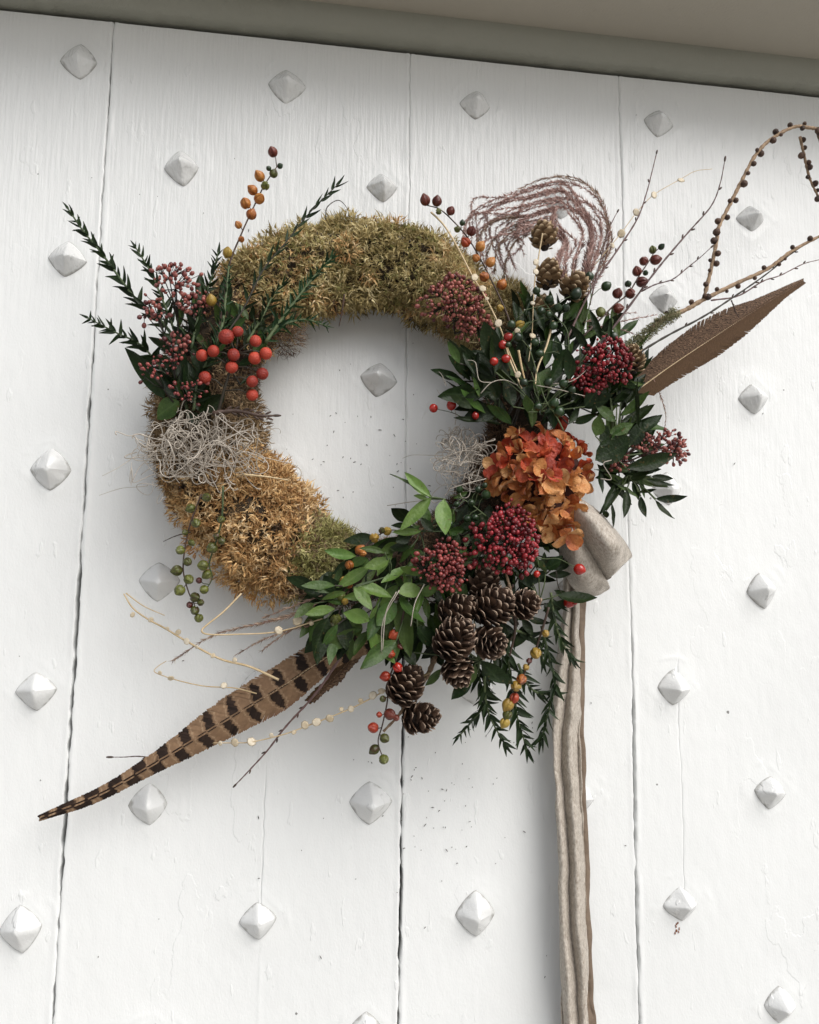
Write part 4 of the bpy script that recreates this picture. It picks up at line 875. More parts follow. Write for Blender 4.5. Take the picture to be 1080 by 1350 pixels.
# ================================================================== larch branches
def larch(label, pts, r0, r1, nb, br, seed, side=None, group='larch branches with round buds', lich=0):
    r_ = np.random.default_rng(seed); c = curve(pts, 12); s = arclen(c); root = thing('larch_branch', label, 'branch', c[0], group)
    rr = np.linspace(r0*S, r1*S, len(c))*(1+.13*np.sin(np.arange(len(c))*1.9)+r_.normal(0, .07, len(c))); mb = MB(); mb.tube(c, list(rr), 8); part('stem', mb.mesh('stem', c[0]), M['larch'], root)
    for k in range(nb):
        q = s[-1]*min(max((k+.5)/nb+r_.uniform(-.022, .022), .01), .99); p, tg = sample(c, s, q); sd_ = nrm(np.cross(tg, VIEW))*r_.choice([-1, 1])+VIEW*r_.uniform(-.3, 1.1); sd_ = nrm(sd_)
        b = MB(); r = br*S*r_.uniform(.5, 1.08); cc = p+sd_*(np.interp(q, s, rr)+r*.6); b.blob(cc, r, 9, 7, .5, sd_, (1, 1, .95))
        for j in range(3): b.tube([cc-sd_*r*(.7-.35*j), cc-sd_*r*(.55-.35*j)], [r*(1.0+.05*j), r*(.95)], 9)
        part('bud', b.mesh('bud', c[0]), M['larch_bud'], root)
    return root
larch('larch branch running right from the feather to the picture edge', dpath(R4, [(330, 960), (400, 905), (480, 875), (560, 830), (700, 760), (850, 690), (960, 610), (1100, 535)], .125, .13), 3.6, 2.0, 15, 3.6, 1)
larch('larch branch rising and arching over at the top right', dpath(R4, [(565, 830), (600, 690), (625, 560), (635, 500), (690, 390), (740, 290), (800, 180), (870, 110), (970, 58), (1040, 62), (1130, 75)], .127, .13), 2.6, 2.2, 26, 4.4, 2)
larch('short larch twig hanging down at the right edge', dpath(R4, [(1075, 60), (1085, 110), (1120, 200), (1160, 300)], .13, .12), 3.4, 1.6, 8, 4.0, 3)
larch('short larch twig dangling beside the highest right stud', dpath(R4, [(995, 100), (1015, 190), (1040, 290), (1085, 385)], .12, .10), 2.0, 1.6, 9, 4.0, 4)
lg = np.array(at(*R4(330, 960), .13)); lk = thing('tree_lichen', 'crusty green grey lichen wrapped on the base of the larch branch', 'lichen', lg)
r_ = np.random.default_rng(5); cc = curve(dpath(R4, [(220, 1045), (300, 990), (360, 940), (450, 880)], .12, .13)); sl_ = arclen(cc); Pn = []; Dn = []
for i in range(2600):
    p, tg = sample(cc, sl_, r_.uniform(0, sl_[-1])); q = r_.normal(0, 1, 3); q = nrm(q-tg*(q@tg)); Pn.append(p+q*r_.uniform(1, 8)*S); Dn.append(q+r_.normal(0, .5, 3))
M['crust'] = mossm('crust_lichen', [(.06, .06, .03), (.20, .20, .10), (.34, .32, .18)])
part('crust', strips('crust', Pn, Dn, r_.normal(0, 1, (2600, 3)), r_.uniform(.002, .005, 2600), np.full(2600, .0012), r_.uniform(1, 3, 2600), r_.uniform(0, 1, 2600), 3, lg), M['crust'], lk, kind='stuff')
# bare twigs
twig('twig', 'bare budded twig rising past the right plank joint with its tip highest', dpath(R4, [(-40, 1000), (30, 850), (90, 740), (180, 610), (270, 470), (310, 360), (335, 265), (358, 170)], .13, .10), 1.5, seed=1, nb=7)
twig('twig', 'shortest bare twig crossing the right plank joint', dpath(R4, [(60, 850), (95, 700), (140, 530), (165, 470), (185, 432)], .12, .10), 1.1, seed=2, nb=5)
twig('twig', 'long bare twig between two right hand studs', dpath(R4, [(60, 1080), (180, 930), (330, 730), (410, 630), (500, 525), (600, 410), (640, 310), (662, 200)], .13, .10), 1.6, seed=3, nb=8, budr=2.2)
twig('twig', 'forking bare twig joining the long one below the larch branch', dpath(R4, [(290, 790), (350, 760), (430, 735), (500, 680), (550, 640), (605, 590)], .12, .11), 1.1, seed=4, nb=5)
twig('twig', 'dark straight twig lying along the upper edge of the wing feather', dpath(R4, [(250, 1080), (400, 990), (560, 905), (700, 815), (850, 710), (960, 620), (1100, 530)], .135, .125), 1.6, 'stem_dark', seed=5, nb=6)
twig('twig', 'fine budded twig running right just above the wing feather tip', dpath(R4, [(600, 830), (720, 810), (830, 745), (910, 718), (1010, 668), (1100, 645)], .125, .12), 1.2, seed=6, nb=7)
twig('twig', 'tiny side twig crossing the wing feather', dpath(R4, [(690, 830), (705, 870), (720, 900)], .125, .115), .9, 'stem_brown', 1.2, 2, 7)
twig('twig', 'reddish bare twig pointing down and left below the barred feather', dpath(F1, [(850, 200), (800, 275), (760, 325), (700, 390), (650, 455), (600, 510), (560, 552)], .11, .05), 1.6, seed=8, nb=7)
twig('twig', 'short twig with a knobbed end crossing above the barred feather tip', dpath(F1, [(350, 480), (300, 472), (255, 474), (218, 474)], .035, .05), .9, 'stem_brown', 2.0, 1, 9)
# discs on threads
def discs(label, pts, marks, m='straw', r0=.75, group='strings of pale papery seed discs', seed=0, full=False):
    c = curve(pts, 12); root = thing('seed_string', label, 'dried stem', c[0], group); mb = MB(); mb.tube(c, list(np.linspace(r0*S, r0*S*.6, len(c))), 5); part('stem', mb.mesh('stem', c[0]), M[m], root)
    r_ = np.random.default_rng(seed)
    for (x, y, r) in marks:
        i = min(range(len(c)), key=lambda k: np.linalg.norm(c[k]-np.array(at(x, y, -c[k][1])))); b = MB(); p = np.array(at(x, y, -c[i][1]+.001)); nr = nrm(VIEW+r_.normal(0, .22, 3)); e = nrm(np.cross(nr, r_.normal(0, 1, 3))); g = np.cross(nr, e); K = 14
        q_ = [(e*math.cos(2*math.pi*k/K)+g*math.sin(2*math.pi*k/K)*.88)*r*S*1.05*(1+.06*math.sin(3*k)) for k in range(K)]; vs = [p-nr*.0002]+[p+q*.72+nr*.0007 for q in q_]+[p+q for q in q_]+[p-nr*.0003]
        b.add(vs, [(0, 1+k, 1+(k+1) % K) for k in range(K)]+[(1+k, 1+K+k, 1+K+(k+1) % K, 1+(k+1) % K) for k in range(K)]+[(2*K+1, 1+K+(k+1) % K, 1+K+k) for k in range(K)]); part('seed_disc', b.mesh('seed_disc', c[0]), M['disc'], root)
    return root
discs('disc string sloping down from the dark capsules across the upper right moss', dpath(R3, [(95, 235), (150, 290), (210, 385), (280, 520), (330, 600), (395, 730), (440, 850), (480, 945)], .12, .15), [(*R3(290, 525), 5), (*R3(325, 575), 4.5), (*R3(395, 730), 5), (*R3(345, 620), 2.5), (*R3(482, 958), 4)], r0=1.3, seed=1)
discs('upright disc string hanging in front of the pale cones', dpath(R3, [(592, 330), (575, 430), (560, 520), (552, 620), (545, 780), (530, 900)], .14, .145), [(*R3(563, 458), 4), (*R3(562, 500), 4), (*R3(548, 640), 3), (*R3(548, 785), 4)], r0=.9, seed=2)
discs('gold disc string curling up beside the highest bare twig', dpath(R4, [(60, 700), (150, 590), (200, 530), (267, 440), (345, 360), (465, 290), (530, 255), (605, 245)], .11, .10), [(*R4(160, 585), 4), (*R4(200, 533), 5.5), (*R4(267, 438), 5), (*R4(346, 361), 5), (*R4(466, 295), 5)], r0=.6, seed=3)
discs('disc string swinging left from the lowest cones in front of the door', dpath(F1, [(1000, 270), (975, 290), (880, 340), (780, 380), (700, 410), (610, 432), (560, 435), (480, 435)], .11, .06), [(*F1(x, y), r) for x, y, r in ((938, 305, 5), (962, 293, 4), (905, 320, 3.5), (878, 342, 4), (852, 343, 3), (820, 368, 5), (784, 378, 5.5), (752, 386, 5), (722, 406, 3), (660, 414, 3), (606, 432, 5.5), (560, 434, 5), (520, 436, 3))], r0=1.0, seed=4)
discs('knotty pale stem reaching farthest left below the green capsules', dpath(F1, [(680, 262), (600, 226), (520, 205), (430, 158), (370, 122), (320, 95), (280, 65), (256, 27)], .10, .05), [(*F1(x, y), r) for x, y, r in ((560, 208, 3), (500, 196, 3), (428, 157, 4), (405, 132, 3.5), (330, 98, 3.5), (375, 122, 2.5), (280, 84, 3.2), (455, 172, 2.5))], r0=1.5, seed=5)
discs('thin kinked pale stem with few seeds left of the barred feather', dpath(F1, [(620, 300), (560, 285), (480, 280), (420, 268), (372, 254), (340, 240), (350, 225), (372, 211)], .08, .05), [(*F1(385, 258), 4), (*F1(530, 278), 4), (*F1(355, 243), 2.5)], r0=.8, seed=6)
discs('pale bent stem crossing the beige plumes at the lower left', dpath(F1, [(578, 26), (530, 75), (480, 115), (470, 130), (490, 138), (560, 138), (680, 130), (800, 95)], .09, .12), [(*F1(680, 127), 5), (*F1(732, 100), 6), (*F1(770, 107), 3)], r0=1.2, seed=7)
discs('short pale straw lying beside the knotty stem', dpath(F1, [(262, 25), (310, 60), (368, 86)], .045, .05), [], r0=.9, seed=8)
discs('split pale straw standing in the green berries', dpath(R3, [(640, 720), (610, 830), (570, 930), (560, 1000)], .145, .15), [], r0=1.5, seed=9)
discs('second pale straw among the green berries', dpath(R3, [(430, 840), (450, 900), (500, 1020)], .145, .15), [(*R3(480, 765), 4)], r0=1.3, seed=10)
discs('third pale straw leaning left among the green berries', dpath(R3, [(485, 850), (500, 930), (520, 1010)], .15, .15), [], r0=1.6, seed=11)
# ================================================================== plumes
def plume(name, label, stalks, m, L, W, dens, r0=.7, seed=0, spread=.5, group=None, stem='stem_pink'):
    r_ = np.random.default_rng(seed); c0 = curve(stalks[0]); root = thing(name, label, 'grass plume', c0[0], group); Pn, Dn, Ln = [], [], []
    for stk in stalks:
        c = curve(stk, 12); s = arclen(c); mb = MB(); mb.tube(c, list(np.linspace(r0*S, r0*S*.4, len(c))), 4); part('stalk', mb.mesh('stalk', root_loc(root)), M[stem], root)
        k = int(s[-1]/S*dens)
        for i in range(k):
            f = r_.uniform(.06, 1); p, tg = sample(c, s, s[-1]*f); q = r_.normal(0, 1, 3); q = nrm(q-tg*(q@tg)); Pn.append(p+tg*.001*r_.normal()); Dn.append(tg+q*spread*r_.uniform(.5, 1.4)); Ln.append(L*r_.uniform(.5, 1.15)*(1.05-.4*f))
    k = len(Pn); part('spikelets', strips('spikelets', Pn, Dn, r_.normal(0, 1, (k, 3)), np.array(Ln), np.full(k, W), r_.uniform(-.8, .8, k), np.clip(r_.normal(.5, .28, k), 0, 1), 3, root_loc(root)), M[m], root, kind='stuff'); return root
st_ = []
for i in range(24):     # nested curls of the pink plume
    f = random.random(); x1 = 796-f*62+random.uniform(-14, 14); y1 = 300+f*25; yt = 244+f*58+random.uniform(-16, 16); xe = 632+f*30+random.uniform(-20, 24); ye = 278+f*56+random.uniform(-20, 20)
    j_ = random.uniform(-7, 7); st_.append([(770-f*14+j_, 400, .10), (x1-8+random.uniform(-6, 6), 352+random.uniform(-6, 6), random.uniform(.085, .125)), (x1, y1, .10), ((x1-18), (y1+yt)/2-10*(1-f), .10), (745-f*22, yt, .095), (700-f*20, yt+8+f*8, .09), (xe+25, (yt+ye)/2+2, .085), (xe, ye, .075), (xe-2+f*16, ye+32, .07)])
plume('plume_grass', 'feathery pink grass plume curled over above the pale cones', st_[:21], 'plume', .0078, .0012, 2.5, .38, 1, .80)
plume('plume_grass', 'thin outer grass plume looping over the top of the pink one', [[(775, 360, .10), (797, 320, .10), (800, 290, .10), (790, 258, .10), (757, 234, .095), (715, 236, .09), (683, 250, .085)], [(780, 370, .11), (806, 325, .11), (797, 280, .11), (775, 245, .10), (735, 232, .10)]], 'plume_tan', .0085, .0011, 1.6, .6, 2, .6)
plume('plume_grass', 'soft beige grass plume falling down the left side of the pink curl', [[(720, 290, .09), (680, 296, .085), (650, 318, .08), (640, 345, .07)], [(715, 300, .09), (675, 306, .085), (655, 330, .08), (652, 360, .07)], [(700, 285, .09), (655, 290, .085), (632, 312, .08), (628, 340, .07)], [(705, 305, .09), (680, 318, .085), (668, 342, .08), (664, 368, .07)]], 'plume_tan', .0075, .0010, 3.6, .35, 3, .8)
plume('plume_grass', 'pink grass wisps pointing right behind the red capsules', [[(770, 440, .11), (815, 425, .11), (865, 415, .11)], [(775, 430, .11), (810, 432, .11), (850, 445, .11)], [(770, 425, .11), (800, 415, .11), (838, 412, .11)]], 'plume', .008, .0010, 1.3, .8, 4, .5)
plume('plume_grass', 'thin wisp hanging below the wing feather at the right', [[(862, 500, .10), (872, 525, .09), (878, 550, .08), (874, 575, .08)]], 'plume_tan', .006, .0010, 1.0, .8, 5, .6)
gP = 'beige grass plumes at the lower left'
plume('plume_grass', 'long beige grass plume sweeping left under the golden moss', [[(430, 790, .12), (395, 806, .115), (350, 820, .10), (281, 838, .08), (228, 871, .06)], [(425, 785, .12), (390, 798, .115), (345, 815, .10)], [(420, 800, .12), (385, 812, .115), (340, 824, .10)]], 'plume_tan', .010, .0011, 1.6, .8, 6, .45, gP)
plume('plume_grass', 'short beige grass plume just above the barred feather', [[(430, 822, .115), (390, 828, .11), (350, 842, .10), (313, 862, .085)], [(420, 815, .115), (380, 833, .11), (345, 858, .10)]], 'plume_tan', .009, .0011, 1.3, .8, 7, .45, gP)
# ================================================================== upper right berries
berry_spray('capsule_spray', 'arching spray from dark red to orange capsules right of the moss top', 'berry spray', dpath(R3, [(460, 760), (430, 680), (390, 590), (330, 470), (260, 350), (180, 260), (130, 220), (80, 205)], .13, .12),
    [(*R3(70, 182), 7.2, 'b_maroon'), (*R3(122, 187), 7, 'b_maroon'), (*R3(183, 230), 6.2, 'b_maroon'), (*R3(130, 232), 4.5, 'b_olive'), (*R3(235, 283), 4, 'b_green'), (*R3(213, 312), 4.5, 'b_olive'), (*R3(275, 320), 7, 'b_maroon'), (*R3(250, 370), 7, 'b_redorange'), (*R3(315, 388), 7, 'b_orange'),
     (*R3(297, 440), 5.5, 'b_orange'), (*R3(360, 458), 6.7, 'b_orange'), (*R3(333, 523), 7, 'b_orange'), (*R3(410, 558), 7.3, 'b_orange'), (*R3(403, 662), 5, 'b_yellow'), (*R3(490, 738), 6.5, 'b_yellow')], 'stem_brown', tip=True)
berry_spray('capsule_spray', 'spray of red brown capsules against the white door near the right joint', 'berry spray', dpath(R4, [(30, 990), (100, 920), (170, 850), (230, 800), (280, 720), (320, 660), (350, 610)], .135, .12),
    [(*R4(378, 592), 4.6, 'b_green'), (*R4(340, 606), 5.6, 'b_olive'), (*R4(352, 650), 7.4, 'b_maroon'), (*R4(300, 655), 6.6, 'b_maroon'), (*R4(270, 702), 7, 'b_maroon'), (*R4(308, 708), 4, 'b_green'), (*R4(290, 748), 7.8, 'b_maroon'), (*R4(230, 757), 5, 'b_green'), (*R4(240, 800), 7.4, 'b_maroon'),
     (*R4(183, 800), 7.4, 'b_maroon'), (*R4(185, 866), 7.4, 'b_maroon'), (*R4(107, 885), 6, 'b_olive')], 'stem_brown', tip=True)
berry_spray('green_berry_spray', 'stems of round green berries in front of the pale cones', 'berry spray', dpath(R3, [(720, 1000), (710, 880), (700, 760), (640, 690), (590, 620)], .14, .15),
    [(*R3(x, y), r, 'b_green') for x, y, r in ((565, 585, 5.5), (620, 625, 6), (585, 675, 6.5), (660, 660, 6), (695, 662, 6), (740, 600, 8), (453, 735, 6), (485, 790, 6.5), (440, 825, 4), (558, 815, 6), (580, 865, 6), (640, 740, 6), (620, 690, 5))], 'stem_green', kind='hip', dj=.01, r0=1.0)
berry_spray('green_berry_spray', 'round green berries on long stalks right of the pale cones', 'berry spray', dpath(R3, [(760, 960), (760, 820), (790, 700), (810, 600)], .13, .13),
    [(*R3(800, 522), 6.8, 'b_green'), (*R3(875, 565), 7, 'b_green'), (*R3(905, 790), 7.5, 'b_green'), (*R3(850, 677), 6.5, 'b_olive')], 'stem_green', kind='hip', r0=1.0)
berry_spray('green_berry_spray', 'dark green berries just above the hydrangea head', 'berry spray', dpath(R5, [(520, 420), (490, 360), (450, 300), (420, 200), (390, 100)], .15, .15),
    [(*R5(350, 70), 6.5, 'b_green'), (*R5(372, 240), 6, 'b_green'), (*R5(485, 318), 6.5, 'b_green'), (*R5(503, 350), 7.3, 'b_green'), (*R5(425, 330), 6, 'b_green'), (*R5(520, 245), 6.3, 'b_green'), (*R5(552, 268), 5.5, 'b_green'), (*R5(462, 240), 6, 'b_green')], 'stem_green', kind='hip', r0=1.0)
berry_spray('green_berry_spray', 'tangle of green berries left of and below the hydrangea head', 'berry spray', dpath(R5, [(230, 740), (180, 700), (130, 670), (90, 660)], .13, .13),
    [(*R5(230, 660), 6.5, 'b_green'), (*R5(175, 690), 5, 'b_green'), (*R5(160, 750), 5.5, 'b_green'), (*R5(130, 640), 5, 'b_green'), (*R5(95, 770), 5, 'b_green'), (*R5(200, 640), 4.5, 'b_green'), (*R5(190, 745), 5, 'b_green'), (*R5(225, 625), 4, 'b_green'), (*R5(120, 695), 4, 'b_green')], 'stem_green', kind='hip', r0=.9)
gH = 'small bright red rosehips'
berry_spray('rosehip_spray', 'two bright red rosehips reaching left into the ring opening', 'berry spray', dpath(R5, [(215, 385), (160, 380), (110, 355), (50, 340)], .12, .11), [(*R5(33, 336), 6.3, 'b_red'), (*R5(100, 325), 7, 'b_red'), (*R5(190, 364), 5, 'b_red')], 'stem_green', kind='hip', r0=.8, group=gH)
berry_spray('rosehip_spray', 'red rosehips beside the black leaf at the upper right', 'berry spray', dpath(R5, [(360, 260), (330, 190), (300, 120), (290, 70)], .145, .15), [(*R5(260, 160), 5.8, 'b_red'), (*R5(305, 150), 6, 'b_red'), (*R5(312, 68), 5.8, 'b_red'), (*R5(293, 98), 6, 'b_red')], 'stem_green', kind='hip', r0=.8, group=gH)
berry_spray('rosehip_spray', 'red rosehips in front of the velvet ribbon loop', 'berry spray', dpath(R8, [(700, 40), (780, 60), (850, 60), (920, 95)], .14, .155), [(*R8(950, 110), 7.6, 'b_red'), (*R8(748, 132), 4.6, 'b_red')], 'stem_green', kind='hip', r0=.8, group=gH)
berry_spray('rosehip_spray', 'single red rosehip hanging where ribbon loop meets the tail', 'berry spray', dpath(R8, [(840, 120), (850, 190), (880, 240)], .13, .12), [(*R8(900, 268), 7.4, 'b_red'), (*R8(930, 268), 3.5, 'b_red')], 'stem_dark', kind='hip', r0=.8, group=gH)
berry_spray('capsule_spray', 'orange red capsules trailing down past the lowest cones', 'berry spray', dpath(R8, [(120, 300), (95, 420), (85, 520), (45, 640), (38, 740), (15, 850), (-5, 930), (20, 1010)], .14, .10),
    [(*R8(72, 420), 7, 'b_redorange'), (*R8(57, 512), 5.5, 'b_redorange'), (*R8(88, 575), 6.5, 'b_red'), (*R8(100, 475), 4.5, 'b_maroon'), (*R8(30, 618), 6.8, 'b_redorange'), (*R8(18, 725), 4.5, 'b_olive'), (*R8(50, 798), 7.5, 'b_maroon'), (*R8(-28, 862), 7, 'b_redorange'), (*R8(80, 815), 4.5, 'b_maroon'),
     (*R8(25, 912), 6.3, 'b_olive'), (*R8(-22, 965), 6.5, 'b_olive'), (*R8(22, 1012), 6.6, 'b_olive'), (*R8(0, 800), 4, 'b_redorange')], 'stem_brown', tip=True)
berry_spray('capsule_spray', 'yellow and pink capsules hanging among the dark spiky sprigs', 'berry spray', dpath(R8, [(805, 290), (770, 410), (735, 510), (690, 600), (640, 720), (595, 840)], .14, .12),
    [(*R8(743, 508), 7.6, 'b_yellow'), (*R8(697, 575), 4.5, 'b_yellow'), (*R8(712, 545), 4, 'b_maroon'), (*R8(676, 632), 7, 'b_orange'), (*R8(650, 664), 7.3, 'b_yellow'), (*R8(642, 720), 6.5, 'b_redorange'), (*R8(612, 752), 8, 'b_yellow'), (*R8(608, 800), 6.5, 'b_olive'), (*R8(597, 838), 6.8, 'b_yellow'), (*R8(790, 415), 5, 'b_yellow')], 'stem_brown', r0=1.6)
berry_spray('capsule_spray', 'yellow and orange capsules along the upper edge of the light green leaves', 'berry spray', dpath(R7, [(245, 770), (250, 700), (280, 560), (310, 470), (350, 410), (400, 360), (470, 325), (540, 330)], .12, .12),
    [(*R7(460, 328), 6, 'b_yellow'), (*R7(437, 325), 4.5, 'b_olive'), (*R7(405, 357), 6.6, 'b_yellow'), (*R7(342, 410), 6.5, 'b_orange'), (*R7(355, 425), 4.5, 'b_orange'), (*R7(297, 474), 6, 'b_orange'), (*R7(275, 545), 6.4, 'b_yellow'), (*R7(295, 560), 5, 'b_orange'), (*R7(262, 612), 6.3, 'b_olive'), (*R7(278, 632), 4.6, 'b_yellow'),
     (*R7(240, 712), 8, 'b_olive'), (*R7(240, 755), 7.4, 'b_olive'), (*R7(225, 735), 5.5, 'b_olive')], 'stem_brown')
# ================================================================== bottom centre leaves
def leafset(label, conv, base, lst, d=.13, kind='lance', stem='stem_green', group='sprays of fresh green leaves', w=1.0):
    root = thing('leaf_spray', label, 'leaf spray', at(*conv(*base), d-.01), group); mb = MB()
    for (b, tp, wd, m_) in lst:
        db = d+random.uniform(-.006, .006); leafp(root, (*conv(*b), db), (*conv(*tp), db+random.uniform(-.006, .010)), wd*w, m_, kind if wd < 22 else 'broad')
        mb.tube(curve([(*conv(*base), d-.012), (*conv((base[0]+b[0])/2+8, (base[1]+b[1])/2), d-.004), (*conv(*b), db)], 5), .8*S, 5)
    part('stem', mb.mesh('stem', root_loc(root)), M[stem], root); return root
Lt, Md, Dk = 'leaf_light', 'leaf_mid', 'leaf_dark'
leafset('pale green leaves standing up into the ring opening', R7, (705, 190), [((650, 180), (520, 92), 14, Lt), ((648, 185), (478, 68), 9, Md), ((650, 182), (518, 328), 16, Lt), ((705, 190), (685, 360), 21, Lt), ((715, 230), (745, 290), 12, Md), ((640, 190), (560, 175), 7, Md)], .145)
leafset('pale green leaves at the centre of the lower leaf mass', R7, (470, 520), [((470, 445), (370, 510), 16, Lt), ((450, 420), (340, 390), 9, Md), ((600, 520), (535, 455), 15, Lt), ((325, 562), (482, 605), 17, Lt), ((315, 570), (402, 665), 15, Lt), ((385, 715), (280, 660), 19, Lt), ((385, 720), (410, 892), 12, Lt), ((385, 712), (410, 640), 6, Lt)], .145)
leafset('broad hanging leaves beside the orange red capsules', R7, (560, 560), [((515, 610), (545, 880), 22, Md), ((512, 605), (585, 755), 16, Md), ((600, 572), (513, 600), 21, Lt), ((605, 590), (680, 590), 15, Lt), ((620, 555), (570, 730), 8, Lt), ((500, 800), (315, 912), 20, Md), ((590, 740), (665, 850), 26, Dk), ((500, 640), (400, 730), 22, Md)], .14)
leafset('dark leaves at the left end of the lower leaf mass', R7, (250, 620), [((155, 580), (30, 505), 16, Dk), ((228, 622), (98, 585), 17, Dk), ((145, 640), (48, 695), 13, Md), ((205, 700), (112, 895), 25, Dk), ((240, 600), (205, 505), 18, Dk), ((270, 700), (290, 840), 20, Dk), ((310, 700), (330, 790), 18, Md), ((230, 560), (280, 495), 10, Md), ((300, 480), (370, 430), 12, Md)], .125)
leafset('dark pointed leaves at the inner bottom edge of the ring', R7, (600, 330), [((560, 290), (490, 208), 19, Dk), ((560, 285), (600, 235), 12, Dk), ((570, 310), (475, 295), 8, Dk), ((540, 340), (600, 300), 10, Md), ((560, 340), (500, 380), 16, Dk), ((560, 400), (470, 400), 14, Dk), ((620, 450), (560, 400), 16, Md), ((660, 330), (600, 270), 12, Dk), ((700, 290), (760, 360), 14, Dk), ((720, 330), (800, 330), 12, Md)], .125)
# filler foliage in the shadow between the sprays
def fill(label, poly, n_, L, W, mats_, d0, d1, cat_dir, seed, kind='lance', group='dark filler foliage'):
    r_ = random.Random(seed); cx = sum(p[0] for p in poly)/len(poly); cy = sum(p[1] for p in poly)/len(poly); root = thing('foliage_spray', label, 'leaf spray', at(cx, cy, d0-.02), group); mb = MB(); k = 0
    def inside(x, y):
        c = False
        for i in range(len(poly)):
            (x1, y1), (x2, y2) = poly[i], poly[i-1]
            if (y1 > y) != (y2 > y) and x < (x2-x1)*(y-y1)/(y2-y1)+x1: c = not c
        return c
    xs_, ys_ = [p[0] for p in poly], [p[1] for p in poly]
    while k < n_:
        x, y = r_.uniform(min(xs_), max(xs_)), r_.uniform(min(ys_), max(ys_))
        if not inside(x, y): continue
        a = math.atan2(y-cat_dir[1], x-cat_dir[0])+r_.gauss(0, .55); l = r_.uniform(.6, 1.15)*L; d = r_.uniform(d0, d1)
        leafp(root, (x, y, d), (x+math.cos(a)*l, y+math.sin(a)*l, d+r_.uniform(-.01, .008)), W*l/L*r_.uniform(.8, 1.2), r_.choice(mats_), kind); k += 1
        if k % 3 == 0: mb.tube(curve([(cx, cy, d0-.02), ((cx+x)/2, (cy+y)/2, d0-.006), (x, y, d)], 4), 1.0*S, 5)
    part('stem', mb.mesh('stem', root_loc(root)), M['stem_dark'], root)
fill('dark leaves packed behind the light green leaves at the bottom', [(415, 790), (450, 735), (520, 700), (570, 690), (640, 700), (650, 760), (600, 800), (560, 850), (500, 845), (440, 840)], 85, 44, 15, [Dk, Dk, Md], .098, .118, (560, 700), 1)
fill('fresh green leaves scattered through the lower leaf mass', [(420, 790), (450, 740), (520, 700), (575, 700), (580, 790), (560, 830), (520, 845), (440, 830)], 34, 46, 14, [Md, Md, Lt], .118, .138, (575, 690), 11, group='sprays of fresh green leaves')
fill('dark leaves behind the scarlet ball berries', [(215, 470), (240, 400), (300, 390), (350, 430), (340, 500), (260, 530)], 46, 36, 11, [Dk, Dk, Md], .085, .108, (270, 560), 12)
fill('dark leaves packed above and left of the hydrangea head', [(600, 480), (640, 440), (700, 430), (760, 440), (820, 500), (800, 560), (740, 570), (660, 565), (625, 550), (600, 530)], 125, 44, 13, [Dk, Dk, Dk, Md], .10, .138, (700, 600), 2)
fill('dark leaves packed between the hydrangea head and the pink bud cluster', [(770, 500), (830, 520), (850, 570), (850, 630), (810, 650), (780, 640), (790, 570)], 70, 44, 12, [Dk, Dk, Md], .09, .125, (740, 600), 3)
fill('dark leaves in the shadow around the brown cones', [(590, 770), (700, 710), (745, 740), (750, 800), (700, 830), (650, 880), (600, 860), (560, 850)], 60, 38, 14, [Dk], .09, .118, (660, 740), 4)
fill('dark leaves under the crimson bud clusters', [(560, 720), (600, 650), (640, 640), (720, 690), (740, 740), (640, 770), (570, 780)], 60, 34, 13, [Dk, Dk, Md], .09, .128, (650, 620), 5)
leafset('dark willow leaves spreading to the right of the hydrangea head', R5, (700, 520), [((815, 505), (740, 230), 2, Dk), ((740, 235), (863, 168), 11, Dk), ((735, 365), (850, 285), 13, Md), ((715, 385), (640, 325), 16, Md), ((770, 400), (853, 318), 13, Dk), ((690, 430), (790, 405), 16, Md), ((700, 450), (760, 420), 14, Md), ((640, 530), (772, 465), 34, Dk), ((770, 475), (832, 395), 20, Dk), ((755, 560), (958, 522), 20, Dk), ((640, 440), (670, 370), 18, Md), ((660, 480), (700, 420), 16, Dk),
    ((700, 300), (770, 310), 14, Dk), ((720, 240), (800, 255), 15, Dk), ((690, 250), (760, 240), 12, Md)], .135, 'lance', group='willowy dark leaf sprays')
leafset('narrow dark leaves at the far right below the pink buds', R5, (760, 590), [((865, 675), (978, 685), 11, Dk), ((865, 680), (917, 768), 9, Dk), ((810, 665), (815, 752), 10, Dk), ((757, 640), (752, 755), 12, Dk), ((850, 590), (925, 612), 10, Dk), ((830, 600), (925, 640), 7, Dk), ((800, 650), (870, 655), 9, Dk), ((720, 640), (655, 745), 9, Dk), ((700, 690), (705, 790), 7, Dk), ((770, 600), (850, 590), 14, Dk), ((780, 610), (800, 680), 14, Dk), ((740, 600), (640, 740), 12, Dk), ((680, 720), (672, 745), 10, Dk)], .12, 'lance', group='willowy dark leaf sprays')
leafset('dark leaves reaching left over the ring opening by the rosehips', R5, (260, 380), [((222, 285), (38, 292), 23, Dk), ((240, 330), (110, 325), 20, Dk), ((215, 385), (95, 380), 8, Dk), ((250, 240), (130, 170), 20, Dk), ((190, 230), (85, 75), 17, Dk), ((260, 180), (170, 110), 22, Dk), ((270, 350), (150, 350), 24, Dk), ((280, 300), (200, 210), 26, Dk)], .12, 'lance', group='willowy dark leaf sprays')
